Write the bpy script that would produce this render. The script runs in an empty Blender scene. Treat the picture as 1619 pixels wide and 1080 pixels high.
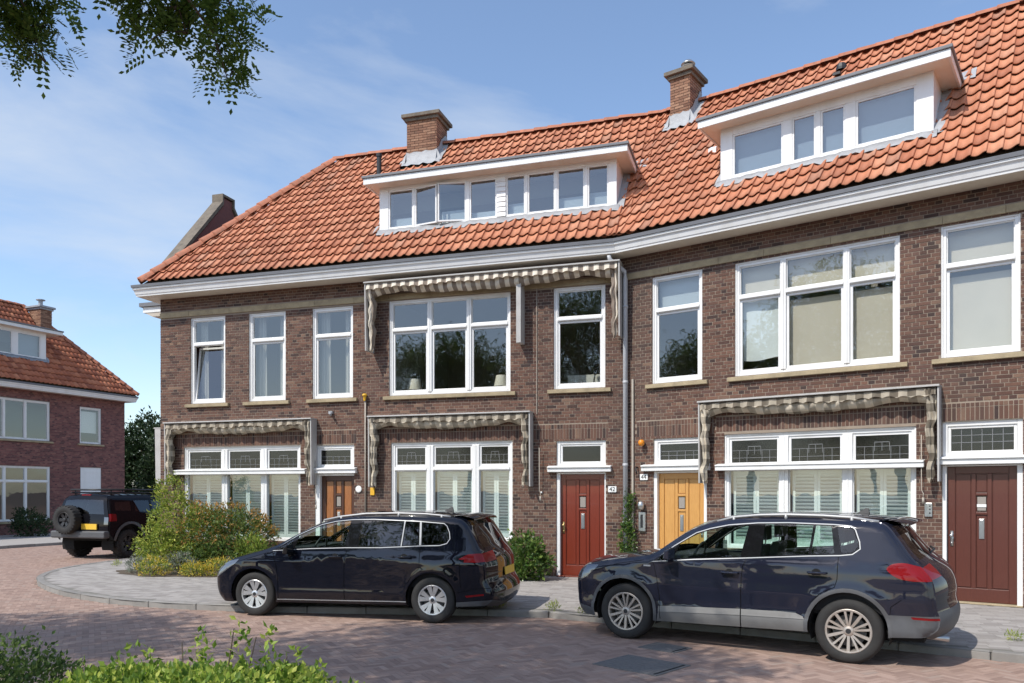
import bpy, bmesh, math, random
import numpy as np
from mathutils import Vector, Matrix, geometry

R_ = math.radians
rng = np.random.default_rng(7)
random.seed(7)
C = bpy.context.scene.collection
scene = bpy.context.scene

# ------------------------------------------------------------------ camera, sky, sun, exposure
CAM_H = 1.835
cam_d = bpy.data.cameras.new('camera'); cam = bpy.data.objects.new('camera', cam_d); C.objects.link(cam)
cam.location = (0, 0, CAM_H); cam.rotation_euler = (R_(90), 0, 0)
cam_d.sensor_width = 36; cam_d.lens = 36 * 1250 / 1619
cam_d.shift_y = 238 / 1619
cam_d.clip_start = 0.05; cam_d.clip_end = 3000
scene.camera = cam

SUN = Vector((-0.872, -0.774, 1.38)).normalized()          # towards the sun
world = bpy.data.worlds.new('World'); scene.world = world; world.use_nodes = True
wn = world.node_tree.nodes; wl = world.node_tree.links; wn.clear()
wo = wn.new('ShaderNodeOutputWorld'); wb = wn.new('ShaderNodeBackground'); wb.inputs['Strength'].default_value = 0.15
sky = wn.new('ShaderNodeTexSky'); sky.sky_type = 'NISHITA'; sky.sun_disc = False
sky.sun_elevation = math.asin(SUN.z); sky.sun_rotation = math.atan2(SUN.x, SUN.y) % (2 * math.pi)
sky.air_density = 1.0; sky.dust_density = 0.7; sky.ozone_density = 2.2; sky.altitude = 0
tc = wn.new('ShaderNodeTexCoord')
mp = wn.new('ShaderNodeMapping'); mp.inputs['Scale'].default_value = (1.0, 1.0, 2.6); mp.inputs['Rotation'].default_value = (0.2, -0.55, 0.3)
mp.inputs['Location'].default_value = (1.7, -6.1, 3.0)
n1 = wn.new('ShaderNodeTexNoise'); n1.inputs['Scale'].default_value = 1.25; n1.inputs['Detail'].default_value = 8; n1.inputs['Roughness'].default_value = 0.57; n1.inputs['Distortion'].default_value = 0.6
cr = wn.new('ShaderNodeValToRGB'); cr.color_ramp.elements[0].position = 0.49; cr.color_ramp.elements[0].color = (.02, .02, .02, 1)
cr.color_ramp.elements[1].position = 0.70; cr.color_ramp.elements[1].color = (0.75, 0.75, 0.75, 1)
mx = wn.new('ShaderNodeMixRGB'); mx.inputs['Color2'].default_value = (5.2, 5.6, 6.1, 1)
hsv = wn.new('ShaderNodeHueSaturation'); hsv.inputs['Saturation'].default_value = 1.0; hsv.inputs['Value'].default_value = 1.45
wl.new(tc.outputs['Generated'], mp.inputs['Vector']); wl.new(mp.outputs['Vector'], n1.inputs['Vector'])
wl.new(n1.outputs['Fac'], cr.inputs['Fac']); wl.new(cr.outputs['Color'], mx.inputs['Fac'])
wl.new(sky.outputs['Color'], hsv.inputs['Color']); wl.new(hsv.outputs['Color'], mx.inputs['Color1'])
wl.new(mx.outputs['Color'], wb.inputs['Color']); wl.new(wb.outputs['Background'], wo.inputs['Surface'])

sun_d = bpy.data.lights.new('sun', 'SUN'); sun_o = bpy.data.objects.new('sun', sun_d); C.objects.link(sun_o)
sun_d.energy = 4.3; sun_d.angle = R_(0.53); sun_d.color = (1.0, 0.95, 0.87)
sun_o.rotation_euler = SUN.to_track_quat('Z', 'Y').to_euler(); sun_o.location = (-20, -18, 30)
vs = scene.view_settings; vs.view_transform = 'Standard'; vs.look = 'None'; vs.exposure = 0.0; vs.gamma = 1.0
try: vs.use_curve_mapping = False
except Exception: pass
scene.cycles.max_bounces = 8; scene.cycles.transparent_max_bounces = 16; scene.cycles.caustics_reflective = False; scene.cycles.caustics_refractive = False
scene.cycles.use_denoising = True; scene.cycles.sample_clamp_indirect = 6

# ------------------------------------------------------------------ materials
def new_mat(name):
    m = bpy.data.materials.new(name); m.use_nodes = True
    nt = m.node_tree; b = nt.nodes['Principled BSDF']
    return m, nt.nodes, nt.links, b
def rnd_node(N, L):
    g = N.new('ShaderNodeNewGeometry'); o = N.new('ShaderNodeObjectInfo')
    a = N.new('ShaderNodeMath'); a.operation = 'ADD'; f = N.new('ShaderNodeMath'); f.operation = 'FRACT'
    L.new(g.outputs['Random Per Island'], a.inputs[0]); L.new(o.outputs['Random'], a.inputs[1]); L.new(a.outputs[0], f.inputs[0])
    return f.outputs[0], g.outputs['Position']
def pbr(name, col, rough=0.6, metal=0.0, coat=0.0, var=0.0, ramp=None, nscale=0, namt=0.0, ndark=None, bump=0.0, bscale=60, spec=0.5, trans=None, stretch=None, big=None):
    m, N, L, b = new_mat(name)
    b.inputs['Roughness'].default_value = rough; b.inputs['Metallic'].default_value = metal
    b.inputs['Specular IOR Level'].default_value = spec
    b.inputs['Coat Weight'].default_value = coat; b.inputs['Coat Roughness'].default_value = 0.03
    rnd, pos = rnd_node(N, L)
    if stretch:
        sm = N.new('ShaderNodeMapping'); sm.inputs['Scale'].default_value = stretch; L.new(pos, sm.inputs['Vector']); pos = sm.outputs['Vector']
    if ramp:
        r = N.new('ShaderNodeValToRGB'); e = r.color_ramp.elements
        while len(e) < len(ramp): e.new(0.5)
        for el, (p, c) in zip(e, ramp): el.position = p; el.color = (*c, 1)
        L.new(rnd, r.inputs['Fac']); out = r.outputs['Color']
    else:
        q = N.new('ShaderNodeRGB'); q.outputs[0].default_value = (*col, 1); out = q.outputs[0]
    if var:
        h = N.new('ShaderNodeHueSaturation'); mr = N.new('ShaderNodeMapRange')
        mr.inputs['To Min'].default_value = 1 - var; mr.inputs['To Max'].default_value = 1 + var
        L.new(rnd, mr.inputs['Value']); L.new(mr.outputs[0], h.inputs['Value']); L.new(out, h.inputs['Color']); out = h.outputs['Color']
    if namt:
        t = N.new('ShaderNodeTexNoise'); t.inputs['Scale'].default_value = nscale; t.inputs['Detail'].default_value = 6; t.inputs['Roughness'].default_value = 0.65
        L.new(pos, t.inputs['Vector'])
        k = N.new('ShaderNodeMixRGB'); k.blend_type = 'MIX'; k.inputs['Color2'].default_value = (*(ndark or tuple(c * 0.45 for c in col)), 1)
        rr = N.new('ShaderNodeMapRange'); rr.inputs['From Min'].default_value = 0.42; rr.inputs['From Max'].default_value = 0.75; rr.inputs['To Max'].default_value = namt
        L.new(t.outputs['Fac'], rr.inputs['Value']); L.new(rr.outputs[0], k.inputs['Fac']); L.new(out, k.inputs['Color1']); out = k.outputs['Color']
    if big:
        t3 = N.new('ShaderNodeTexNoise'); t3.inputs['Scale'].default_value = big[0]; t3.inputs['Detail'].default_value = 5; t3.inputs['Roughness'].default_value = .6
        m3 = N.new('ShaderNodeMapping'); m3.inputs['Scale'].default_value = big[3] if len(big) > 3 else (1, 1, 1); g3 = N.new('ShaderNodeNewGeometry'); L.new(g3.outputs['Position'], m3.inputs['Vector']); L.new(m3.outputs['Vector'], t3.inputs['Vector'])
        r3 = N.new('ShaderNodeMapRange'); r3.inputs['From Min'].default_value = .46; r3.inputs['From Max'].default_value = .70; r3.inputs['To Max'].default_value = big[1]
        k3 = N.new('ShaderNodeMixRGB'); k3.inputs['Color2'].default_value = (*big[2], 1); L.new(t3.outputs['Fac'], r3.inputs['Value']); L.new(r3.outputs[0], k3.inputs['Fac']); L.new(out, k3.inputs['Color1']); out = k3.outputs['Color']
    L.new(out, b.inputs['Base Color'])
    if bump:
        t2 = N.new('ShaderNodeTexNoise'); t2.inputs['Scale'].default_value = bscale; t2.inputs['Detail'].default_value = 4
        bp = N.new('ShaderNodeBump'); bp.inputs['Strength'].default_value = bump; bp.inputs['Distance'].default_value = 0.01
        L.new(pos, t2.inputs['Vector']); L.new(t2.outputs['Fac'], bp.inputs['Height']); L.new(bp.outputs['Normal'], b.inputs['Normal'])
    if trans:
        td = N.new('ShaderNodeBsdfTranslucent'); mxs = N.new('ShaderNodeMixShader'); mxs.inputs[0].default_value = trans
        L.new(out, td.inputs['Color']); L.new(b.outputs[0], mxs.inputs[1]); L.new(td.outputs[0], mxs.inputs[2])
        L.new(mxs.outputs[0], N['Material Output'].inputs['Surface'])
    return m
def glass(name, tint, refl=0.05, ior=1.5, rough=0.0, wave=0.0):
    m, N, L, b = new_mat(name); N.remove(b)
    t = N.new('ShaderNodeBsdfTransparent'); t.inputs['Color'].default_value = (*tint, 1)
    g = N.new('ShaderNodeBsdfGlossy'); g.inputs['Roughness'].default_value = rough
    fr = N.new('ShaderNodeFresnel'); fr.inputs['IOR'].default_value = ior
    ad = N.new('ShaderNodeMath'); ad.operation = 'ADD'; ad.inputs[1].default_value = refl; ad.use_clamp = True
    s = N.new('ShaderNodeMixShader')
    if wave:
        ge = N.new('ShaderNodeNewGeometry'); nz = N.new('ShaderNodeTexNoise'); nz.inputs['Scale'].default_value = 1.6
        bp = N.new('ShaderNodeBump'); bp.inputs['Strength'].default_value = wave; bp.inputs['Distance'].default_value = 0.02
        L.new(ge.outputs['Position'], nz.inputs['Vector']); L.new(nz.outputs['Fac'], bp.inputs['Height']); L.new(bp.outputs['Normal'], g.inputs['Normal'])
    gb = N.new('ShaderNodeNewGeometry'); iv = N.new('ShaderNodeMath'); iv.operation = 'SUBTRACT'; iv.inputs[0].default_value = 1.0; L.new(gb.outputs['Backfacing'], iv.inputs[1]); ml = N.new('ShaderNodeMath'); ml.operation = 'MULTIPLY'
    L.new(fr.outputs[0], ad.inputs[0]); L.new(ad.outputs[0], ml.inputs[0]); L.new(iv.outputs[0], ml.inputs[1]); L.new(ml.outputs[0], s.inputs[0]); L.new(t.outputs[0], s.inputs[1]); L.new(g.outputs[0], s.inputs[2])
    L.new(s.outputs[0], N['Material Output'].inputs['Surface'])
    return m
M = {}
M['brick'] = pbr('brown brick', (.2, .1, .07), 0.85, ramp=[(0, (.040, .024, .021)), (.18, (.088, .042, .030)), (.45, (.126, .062, .042)), (.7, (.170, .086, .057)), (.9, (.105, .052, .041)), (1, (.23, .140, .092))], nscale=14, namt=.28, ndark=(.07, .04, .035), bump=.5, bscale=140, big=(.55, .5, (.085, .062, .052), (1, 1, .35)))
M['brick_far'] = pbr('plum brick', (.2, .1, .07), 0.85, ramp=[(0, (.10, .040, .042)), (.4, (.19, .072, .066)), (.8, (.24, .095, .083)), (1, (.29, .13, .105))], nscale=9, namt=.25, ndark=(.09, .05, .05), bump=.4, bscale=120)
M['brick_chim'] = pbr('chimney brick', (.2, .1, .07), 0.88, ramp=[(0, (.17, .08, .05)), (.5, (.30, .155, .095)), (1, (.38, .22, .14))], nscale=10, namt=.4, ndark=(.1, .07, .05), bump=.5, bscale=140)
M['mortar'] = pbr('mortar', (.325, .262, .205), 0.95, nscale=8, namt=.5, ndark=(.22, .18, .145), bump=.4, bscale=200)
M['mortar_dk'] = pbr('dark mortar', (.2, .15, .13), 0.95, nscale=8, namt=.4)
M['stone'] = pbr('weathered sandstone', (.40, .325, .205), 0.9, nscale=5, namt=.65, ndark=(.17, .135, .09), bump=.4, bscale=60, var=.08)
M['tile'] = pbr('terracotta pantile', (.5, .17, .08), 0.7, ramp=[(0, (.40, .133, .064)), (.25, (.51, .19, .096)), (.7, (.57, .228, .118)), (.9, (.61, .268, .15)), (.97, (.48, .24, .15)), (1, (.36, .155, .09))], nscale=7, namt=.28, ndark=(.32, .13, .075), bump=.25, bscale=40, big=(.7, .5, (.34, .15, .09)))
M['tile_far'] = pbr('older pantile', (.4, .13, .07), 0.75, ramp=[(0, (.30, .09, .045)), (.5, (.48, .15, .068)), (1, (.58, .22, .11))], nscale=6, namt=.45, ndark=(.2, .09, .06))
M['ridge'] = pbr('ridge tile', (.42, .15, .08), 0.75, var=.12, nscale=9, namt=.6, ndark=(.16, .09, .06), bump=.3, bscale=40)
M['white'] = pbr('white gloss paint', (.80, .80, .79), 0.35, nscale=3, namt=.14, ndark=(.62, .61, .58), big=(2.2, .35, (.60, .58, .53), (1.5, 1.5, .4)))
M['cream'] = pbr('cream soffit paint with warm bounce', (.78, .71, .60), 0.5, nscale=3, namt=.25, ndark=(.6, .53, .42))  # cream paint, saturated to stand in for warm light bounced off brick
M['lead'] = pbr('lead sheet', (.36, .37, .39), 0.55, metal=.25, nscale=6, namt=.45, ndark=(.2, .2, .21), bump=.35, bscale=18)
M['capstone'] = pbr('sooty coping stone', (.19, .16, .125), 0.95, nscale=6, namt=.75, ndark=(.075, .065, .055), bump=.6, bscale=40)
M['leadlight'] = pbr('pale lead flashing', (.36, .37, .385), 0.65, metal=.05, nscale=7, namt=.55, ndark=(.21, .21, .22), bump=.6, bscale=14)
M['zinc'] = pbr('grey gutter lining', (.165, .17, .185), 0.6, nscale=4, namt=.3)
M['pane'] = glass('window glass', (.93, .95, .94), 0.115, 1.5, wave=.12)
M['pane_dormer'] = glass('dormer glass', (.80, .84, .86), 0.16, 1.55, wave=.05)
M['leadglass'] = glass('leaded glass', (.42, .45, .44), 0.03, 1.45, rough=.12)
M['came'] = pbr('lead came', (.17, .175, .18), 0.6)
M['blind'] = pbr('beige roller blind', (.64, .565, .465), 0.8, nscale=2.0, namt=.15, bump=.15, bscale=400)
M['blind_grey'] = pbr('grey blind', (.42, .46, .50), 0.8)
M['blind_white'] = pbr('white cloth', (.74, .76, .75), 0.85, bump=.5, bscale=12)
M['curtain'] = pbr('pale curtain', (.42, .40, .37), 0.9)
M['shutter'] = pbr('white shutter', (.80, .88, .85), 0.42)
M['inner'] = pbr('room plaster', (.30, .27, .24), 0.9)
M['innerfloor'] = pbr('room floor', (.18, .11, .07), 0.6)
M['door_red'] = pbr('red brown door', (.19, .030, .013), 0.33, nscale=5, namt=.55, ndark=(.105, .016, .008), stretch=(30, 30, 1.4), coat=.3)
M['door_yel'] = pbr('honey wood door', (.60, .315, .09), 0.4, nscale=5, namt=.6, ndark=(.36, .145, .03), stretch=(24, 24, 1.2), coat=.2)
M['door_brn'] = pbr('dark brown door', (.105, .030, .019), 0.42, nscale=5, namt=.5, ndark=(.055, .016, .011), stretch=(26, 26, 1.2), coat=.15)
M['door_oak'] = pbr('varnished oak door', (.34, .125, .034), 0.35, nscale=5, namt=.75, ndark=(.10, .034, .012), stretch=(22, 22, 1.4), coat=.3)
M['oak_dark'] = pbr('dark oak', (.075, .028, .014), 0.4, stretch=(22, 22, 1.4), nscale=5, namt=.4)
M['steel'] = pbr('brushed metal', (.55, .55, .54), 0.3, metal=.9)
M['brass'] = pbr('aged brass', (.45, .33, .15), 0.35, metal=.9)
M['grey_post'] = pbr('grey awning board', (.47, .455, .435), 0.55, nscale=4, namt=.45, ndark=(.30, .28, .26))
M['pvc'] = pbr('grey drainpipe', (.52, .53, .55), 0.45, nscale=2, namt=.25)
M['dark'] = pbr('dark plastic', (.02, .02, .022), 0.5)
M['black'] = pbr('black cavity', (.006, .006, .006), 0.9)
M['orange'] = pbr('orange lamp glass', (.75, .26, .02), 0.25)
M['yellow'] = pbr('yellow enamel', (.75, .42, .03), 0.35)
M['plate_y'] = pbr('yellow number plate', (.78, .50, .05), 0.4)
M['plate_w'] = pbr('white enamel plate', (.82, .82, .80), 0.3)
M['batten'] = pbr('grey wooden batten', (.42, .37, .31), 0.7, nscale=5, namt=.4)
M['soil'] = pbr('soil', (.10, .075, .05), 0.95, nscale=4, namt=.5, bump=1, bscale=30)
M['paver'] = pbr('red brown clinker', (.24, .14, .12), 0.85, ramp=[(0, (.265, .175, .137)), (.3, (.325, .22, .173)), (.6, (.36, .245, .193)), (.85, (.41, .285, .226)), (1, (.33, .25, .205))], nscale=.9, namt=.4, ndark=(.27, .19, .155), bump=.5, bscale=90)
M['sand'] = pbr('joint sand', (.24, .172, .14), 0.95, nscale=3, namt=.5, ndark=(.16, .13, .09), bump=.4, bscale=80)
M['gpaver'] = pbr('grey concrete paver', (.33, .315, .29), 0.9, ramp=[(0, (.265, .243, .225)), (.5, (.335, .31, .288)), (1, (.39, .362, .338))], nscale=1.3, namt=.3, ndark=(.23, .22, .20), bump=.4, bscale=120)
M['gsand'] = pbr('grey joint', (.19, .178, .16), 0.95, nscale=2, namt=.5, ndark=(.13, .13, .095))
M['kerb'] = pbr('concrete kerb', (.27, .255, .235), 0.9, var=.1, nscale=4, namt=.5, bump=.4, bscale=80)
M['asph'] = pbr('distant ground', (.16, .13, .115), 0.95, nscale=.5, namt=.3)
M['iron'] = pbr('cast iron', (.17, .16, .15), 0.8, metal=.0, nscale=20, namt=.5, bump=.6, bscale=70)
M['bark'] = pbr('bark', (.11, .08, .055), 0.95, nscale=6, namt=.6, bump=1, bscale=16)
def leafmat(name, ramp, tr=.35, rough=.5):
    return pbr(name, (.06, .1, .02), rough, ramp=ramp, trans=tr, spec=.35)
M['leaf_rob'] = leafmat('robinia leaf', [(0, (.06, .11, .02)), (.6, (.10, .175, .03)), (1, (.19, .27, .05))], .5)
M['leaf_dark'] = leafmat('dark evergreen leaf', [(0, (.018, .036, .014)), (.7, (.032, .060, .020)), (1, (.055, .085, .03))], .2)
M['leaf_hedge'] = leafmat('bright hedge leaf', [(0, (.09, .16, .025)), (.35, (.18, .29, .04)), (.7, (.32, .42, .06)), (1, (.52, .55, .12))], .4)
M['leaf_hedge2'] = leafmat('dull shrub leaf', [(0, (.06, .11, .03)), (.6, (.12, .19, .045)), (1, (.22, .29, .07))], .35)
M['leaf_lime'] = leafmat('yellow green leaf', [(0, (.11, .17, .03)), (.5, (.27, .35, .05)), (1, (.50, .50, .10))], .35)
M['leaf_red'] = leafmat('red tipped leaf', [(0, (.15, .16, .035)), (.35, (.30, .22, .05)), (.7, (.42, .22, .06)), (1, (.52, .26, .09))], .3)
M['leaf_grey'] = leafmat('grey green leaf', [(0, (.13, .16, .11)), (.6, (.22, .25, .19)), (1, (.36, .37, .30))], .25)
M['flower'] = leafmat('yellow flower', [(0, (.34, .30, .03)), (.5, (.60, .43, .04)), (1, (.70, .55, .12))], .3)
M['leaf_laurel'] = leafmat('glossy green leaf', [(0, (.04, .09, .018)), (.6, (.085, .155, .03)), (1, (.20, .26, .06))], .3, .3)
M['lampshade'] = pbr('cream lampshade', (.72, .66, .55), .8)
M['furn'] = pbr('white cabinet', (.7, .68, .62), .5)

# ------------------------------------------------------------------ mesh helpers
class MB:
    def __init__(s): s.v = []; s.f = []; s.m = []; s.n = 0
    def add(s, V, F, mi=0):
        s.v.extend(V); s.f.extend([tuple(i + s.n for i in f) for f in F]); s.m.extend([mi] * len(F)); s.n += len(V)
    def box(s, x0, x1, y0, y1, z0, z1, mi=0):
        V = [(x0, y0, z0), (x1, y0, z0), (x1, y1, z0), (x0, y1, z0), (x0, y0, z1), (x1, y0, z1), (x1, y1, z1), (x0, y1, z1)]
        s.add(V, [(0, 1, 5, 4), (1, 2, 6, 5), (2, 3, 7, 6), (3, 0, 4, 7), (4, 5, 6, 7), (3, 2, 1, 0)], mi)
    def hexa(s, V, mi=0):
        s.add(V, [(0, 1, 5, 4), (1, 2, 6, 5), (2, 3, 7, 6), (3, 0, 4, 7), (4, 5, 6, 7), (3, 2, 1, 0)], mi)
    def quad(s, a, b, c, d, mi=0): s.add([a, b, c, d], [(0, 1, 2, 3)], mi)
    def tube(s, pts, r, k=8, mi=0, caps=True):
        pts = [Vector(p) for p in pts]; rs = r if isinstance(r, (list, tuple)) else [r] * len(pts)
        V = []; F = []
        up = Vector((0, 0, 1))
        for i, p in enumerate(pts):
            d = (pts[min(i + 1, len(pts) - 1)] - pts[max(i - 1, 0)]).normalized()
            a = d.cross(up if abs(d.z) < .95 else Vector((1, 0, 0))).normalized(); b = d.cross(a).normalized()
            for j in range(k):
                t = 2 * math.pi * j / k; V.append(tuple(p + (a * math.cos(t) + b * math.sin(t)) * rs[i]))
        for i in range(len(pts) - 1):
            for j in range(k): F.append((i * k + j, i * k + (j + 1) % k, (i + 1) * k + (j + 1) % k, (i + 1) * k + j))
        if caps: F.append(tuple(range(k))[::-1]); F.append(tuple((len(pts) - 1) * k + j for j in range(k)))
        s.add(V, F, mi)
    def lathe(s, prof, k=24, axis='z', org=(0, 0, 0), mi=0, closed=False):
        V = []; F = []
        for (r, h) in prof:
            for j in range(k):
                t = 2 * math.pi * j / k; c, q = r * math.cos(t), r * math.sin(t)
                p = (c, q, h) if axis == 'z' else ((c, h, q) if axis == 'y' else (h, c, q))
                V.append((p[0] + org[0], p[1] + org[1], p[2] + org[2]))
        n = len(prof)
        for i in range(n - 1 + (1 if closed else 0)):
            i2 = (i + 1) % n
            for j in range(k):
                f = (i * k + j, i * k + (j + 1) % k, i2 * k + (j + 1) % k, i2 * k + j)
                F.append(f if axis != 'y' else f[::-1])
        s.add(V, F, mi)
    def grid(s, P, mi=0):                                      # P[i][j] points
        n = len(P); k = len(P[0]); V = [p for row in P for p in row]; F = []
        for i in range(n - 1):
            for j in range(k - 1): F.append((i * k + j, i * k + j + 1, (i + 1) * k + j + 1, (i + 1) * k + j))
        s.add(V, F, mi)
    def prism(s, poly, d0, d1, fn, mi=0):                      # extrude 2D polygon; fn(u,v,d)->xyz
        n = len(poly); V = [fn(u, v, d0) for u, v in poly] + [fn(u, v, d1) for u, v in poly]
        F = [tuple(range(n)), tuple(range(2 * n - 1, n - 1, -1))] + [(i, i + n, (i + 1) % n + n, (i + 1) % n) for i in range(n)]
        s.add(V, F, mi)
    def mesh(s, name, mats, smooth=False, bevel=0):
        me = bpy.data.meshes.new(name); me.from_pydata(s.v, [], s.f)
        for m in (mats if isinstance(mats, (list, tuple)) else [mats]): me.materials.append(m)
        if len(me.materials) > 1: me.polygons.foreach_set('material_index', s.m)
        if smooth: me.polygons.foreach_set('use_smooth', [True] * len(s.f))
        me.update(); return me
    def build(s, name, mats, parent=None, smooth=False, loc=(0, 0, 0), rot=(0, 0, 0), bevel=0):
        o = link(name, s.mesh(name, mats, smooth), parent, loc, rot)
        if bevel: add_bevel(o, bevel)
        return o
def add_bevel(o, w, seg=2):
    b = o.modifiers.new('bevel', 'BEVEL'); b.width = w; b.segments = seg; b.limit_method = 'ANGLE'; b.angle_limit = R_(40)
def link(name, me, parent=None, loc=(0, 0, 0), rot=(0, 0, 0)):
    o = bpy.data.objects.new(name, me); C.objects.link(o); o.location = loc; o.rotation_euler = rot
    if parent is not None: o.parent = parent
    return o
def tag(o, label=None, cat=None, group=None, kind=None):
    if label: o['label'] = label
    if cat: o['category'] = cat
    if group: o['group'] = group
    if kind: o['kind'] = kind
    return o
def thing(name, label, cat, loc=(0, 0, 0), rz=0.0, group=None):
    o = bpy.data.objects.new(name, None); C.objects.link(o); o.location = loc; o.rotation_euler = (0, 0, rz); o.empty_display_size = .2
    return tag(o, label, cat, group)
def fast_mesh(name, V, F, mats, smooth=False):                 # V (n,3) array, F (m,k) array of equal polygons
    me = bpy.data.meshes.new(name); V = np.asarray(V, dtype=np.float32); F = np.asarray(F, dtype=np.int32); k = F.shape[1]
    me.vertices.add(len(V)); me.vertices.foreach_set('co', V.ravel())
    me.loops.add(F.size); me.loops.foreach_set('vertex_index', F.ravel())
    me.polygons.add(len(F)); me.polygons.foreach_set('loop_start', np.arange(0, F.size, k, dtype=np.int32)); me.polygons.foreach_set('loop_total', np.full(len(F), k, dtype=np.int32))
    for m in (mats if isinstance(mats, (list, tuple)) else [mats]): me.materials.append(m)
    me.update(calc_edges=True); me.polygons.foreach_set('use_smooth', np.full(len(F), bool(smooth))); return me
BOXF = np.array([(0, 1, 5, 4), (1, 2, 6, 5), (2, 3, 7, 6), (3, 0, 4, 7), (4, 5, 6, 7)])
def in_poly(P, poly):
    P = np.asarray(P, float); x, y = P[:, 0], P[:, 1]; r = np.zeros(len(P), bool); n = len(poly)
    for i in range(n):
        x1, y1 = poly[i][:2]; x2, y2 = poly[(i + 1) % n][:2]
        if y1 == y2: continue
        c = ((y1 > y) != (y2 > y)) & (x < (x2 - x1) * (y - y1) / (y2 - y1) + x1); r ^= c
    return r
def smooth_line(pts, it=2):
    p = [Vector(q) for q in pts]
    for _ in range(it):
        o = [p[0]]
        for a, b in zip(p, p[1:]): o += [a * .75 + b * .25, a * .25 + b * .75]
        p = o + [p[-1]]
    return p
def crom(pts, step):                                           # Catmull-Rom through tuples -> [(u, values)]
    P = np.array(pts, float); n = len(P); out = []
    for i in range(n - 1):
        p0, p1, p2, p3 = P[max(i - 1, 0)], P[i], P[i + 1], P[min(i + 2, n - 1)]
        k = max(1, int(np.ceil(np.linalg.norm((p2 - p1)[:2]) / step)))
        for j in range(k):
            t = j / k
            q = .5 * ((2 * p1) + (-p0 + p2) * t + (2 * p0 - 5 * p1 + 4 * p2 - p3) * t * t + (-p0 + 3 * p1 - 3 * p2 + p3) * t ** 3)
            out.append((i + t, q))
    out.append((n - 1, P[-1])); return out
CAMP = Vector((0, 0, CAM_H))
# ------------------------------------------------------------------ building helpers (house frame: x along the front, y inwards, z up)
BRF = np.array([(0, 1, 5, 4), (1, 2, 6, 5), (3, 0, 4, 7), (4, 5, 6, 7), (3, 2, 1, 0)])
CO = Vector((2.233, 15.904, 0))
class House:
    def __init__(s, root, org, rz): s.root = root; s.M = Matrix.Translation(org) @ Matrix.Rotation(rz, 4, 'Z'); s.rz = rz
    def w(s, x, y, z): return s.M @ Vector((x, y, z))
def proj(p):
    d = max(p[1], .05); return 809.5 + 1250 * p[0] / d, 778 - 1250 * (p[2] - CAM_H) / d
def clip_rects(rects, holes):
    out = []
    for r in rects:
        todo = [r]
        for h in holes:
            nx = []
            for (a, b, c, d) in todo:
                if b <= h[0] + 1e-4 or a >= h[1] - 1e-4 or d <= h[2] + 1e-4 or c >= h[3] - 1e-4: nx.append((a, b, c, d)); continue
                ov = min(d, h[3]) - max(c, h[2])
                if ov < .45 * (d - c):
                    if h[2] > c: nx.append((a, b, c, h[2]))
                    else: nx.append((a, b, h[3], d))
                    continue
                if a < h[0] - .02: nx.append((a, h[0] - .001, c, d))
                if b > h[1] + .02: nx.append((h[1] + .001, b, c, d))
            todo = nx
        out += todo
    return out
def brick_rects(s0, s1, z0, z1, holes, bl=.21, bh=.052, j=.0115, bond='cross'):
    rects = []; ch = bh + j; n = int(round((z1 - z0) / ch)); ch = (z1 - z0) / max(n, 1)
    for k in range(n):
        za = z0 + k * ch; zb = za + ch - j
        if bond == 'soldier': break
        hd = (k % 2 == 1); L = (bl - j) / 2 if hd and bond == 'cross' else bl
        off = (.055 if hd else (0.11 if (k // 2) % 2 and bond == 'cross' else 0)) if bond == 'cross' else (bl + j) / 2 * (k % 2)
        x = s0 - off
        while x < s1:
            a, b = max(x, s0), min(x + L, s1)
            if b - a > .03: rects.append((a, b, za, zb))
            x += L + j
    if bond == 'soldier':
        x = s0
        while x < s1 - .015: rects.append((x, min(x + bh, s1), z0, z1 - j)); x += bh + j
    return clip_rects(rects, holes)
def lay_bricks(H, parent, rects, mat, single=300, bl=.21, y0=0.0, name='brick'):
    R = np.array(rects); n = len(R)
    jit = rng.uniform(-.0020, .0012, n)
    idx = np.arange(n)
    pick = np.zeros(n, bool)
    if single:
        full = np.where(np.abs((R[:, 1] - R[:, 0]) - bl) < .004)[0]
        cen = [H.w((R[i, 0] + R[i, 1]) / 2, 0, R[i, 2]) for i in full]
        sc = []
        for i, c in zip(full, cen):
            px, py = proj(c); ok = 5 < px < 1612 and 5 < py < 1075 and c.z > 1.95
            sc.append((c - CAMP).length if ok else 1e6)
        o = np.argsort(sc)[:single]; sel = full[o[np.array(sc)[o] < 1e5]]; pick[sel] = True
        b = MB(); b.box(-bl / 2, bl / 2, -.0, .02, -.026, .026); me = b.mesh(name, mat)
        for i in sel:
            link(name, me, parent, ((R[i, 0] + R[i, 1]) / 2, y0 + jit[i] - .001, (R[i, 2] + R[i, 3]) / 2), (0, 0, random.uniform(-.006, .006)))
    r = R[~pick]; jj = jit[~pick]; m = len(r)
    V = np.zeros((m, 8, 3)); xs = [0, 1, 1, 0, 0, 1, 1, 0]; ys = [0, 0, 1, 1, 0, 0, 1, 1]; zs = [2, 2, 2, 2, 3, 3, 3, 3]
    for q in range(8):
        V[:, q, 0] = r[:, xs[q]]; V[:, q, 2] = r[:, zs[q]]; V[:, q, 1] = y0 + (jj if ys[q] == 0 else .02)
    V[:, :, 0] += rng.uniform(-.0015, .0015, (m, 1)); V[:, :, 2] += rng.uniform(-.001, .001, (m, 1))
    F = (BRF[None] + (np.arange(m) * 8)[:, None, None]).reshape(-1, 4)
    o = link(name, fast_mesh(name, V.reshape(-1, 3), F, mat), parent); tag(o, kind='stuff'); return o
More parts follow.
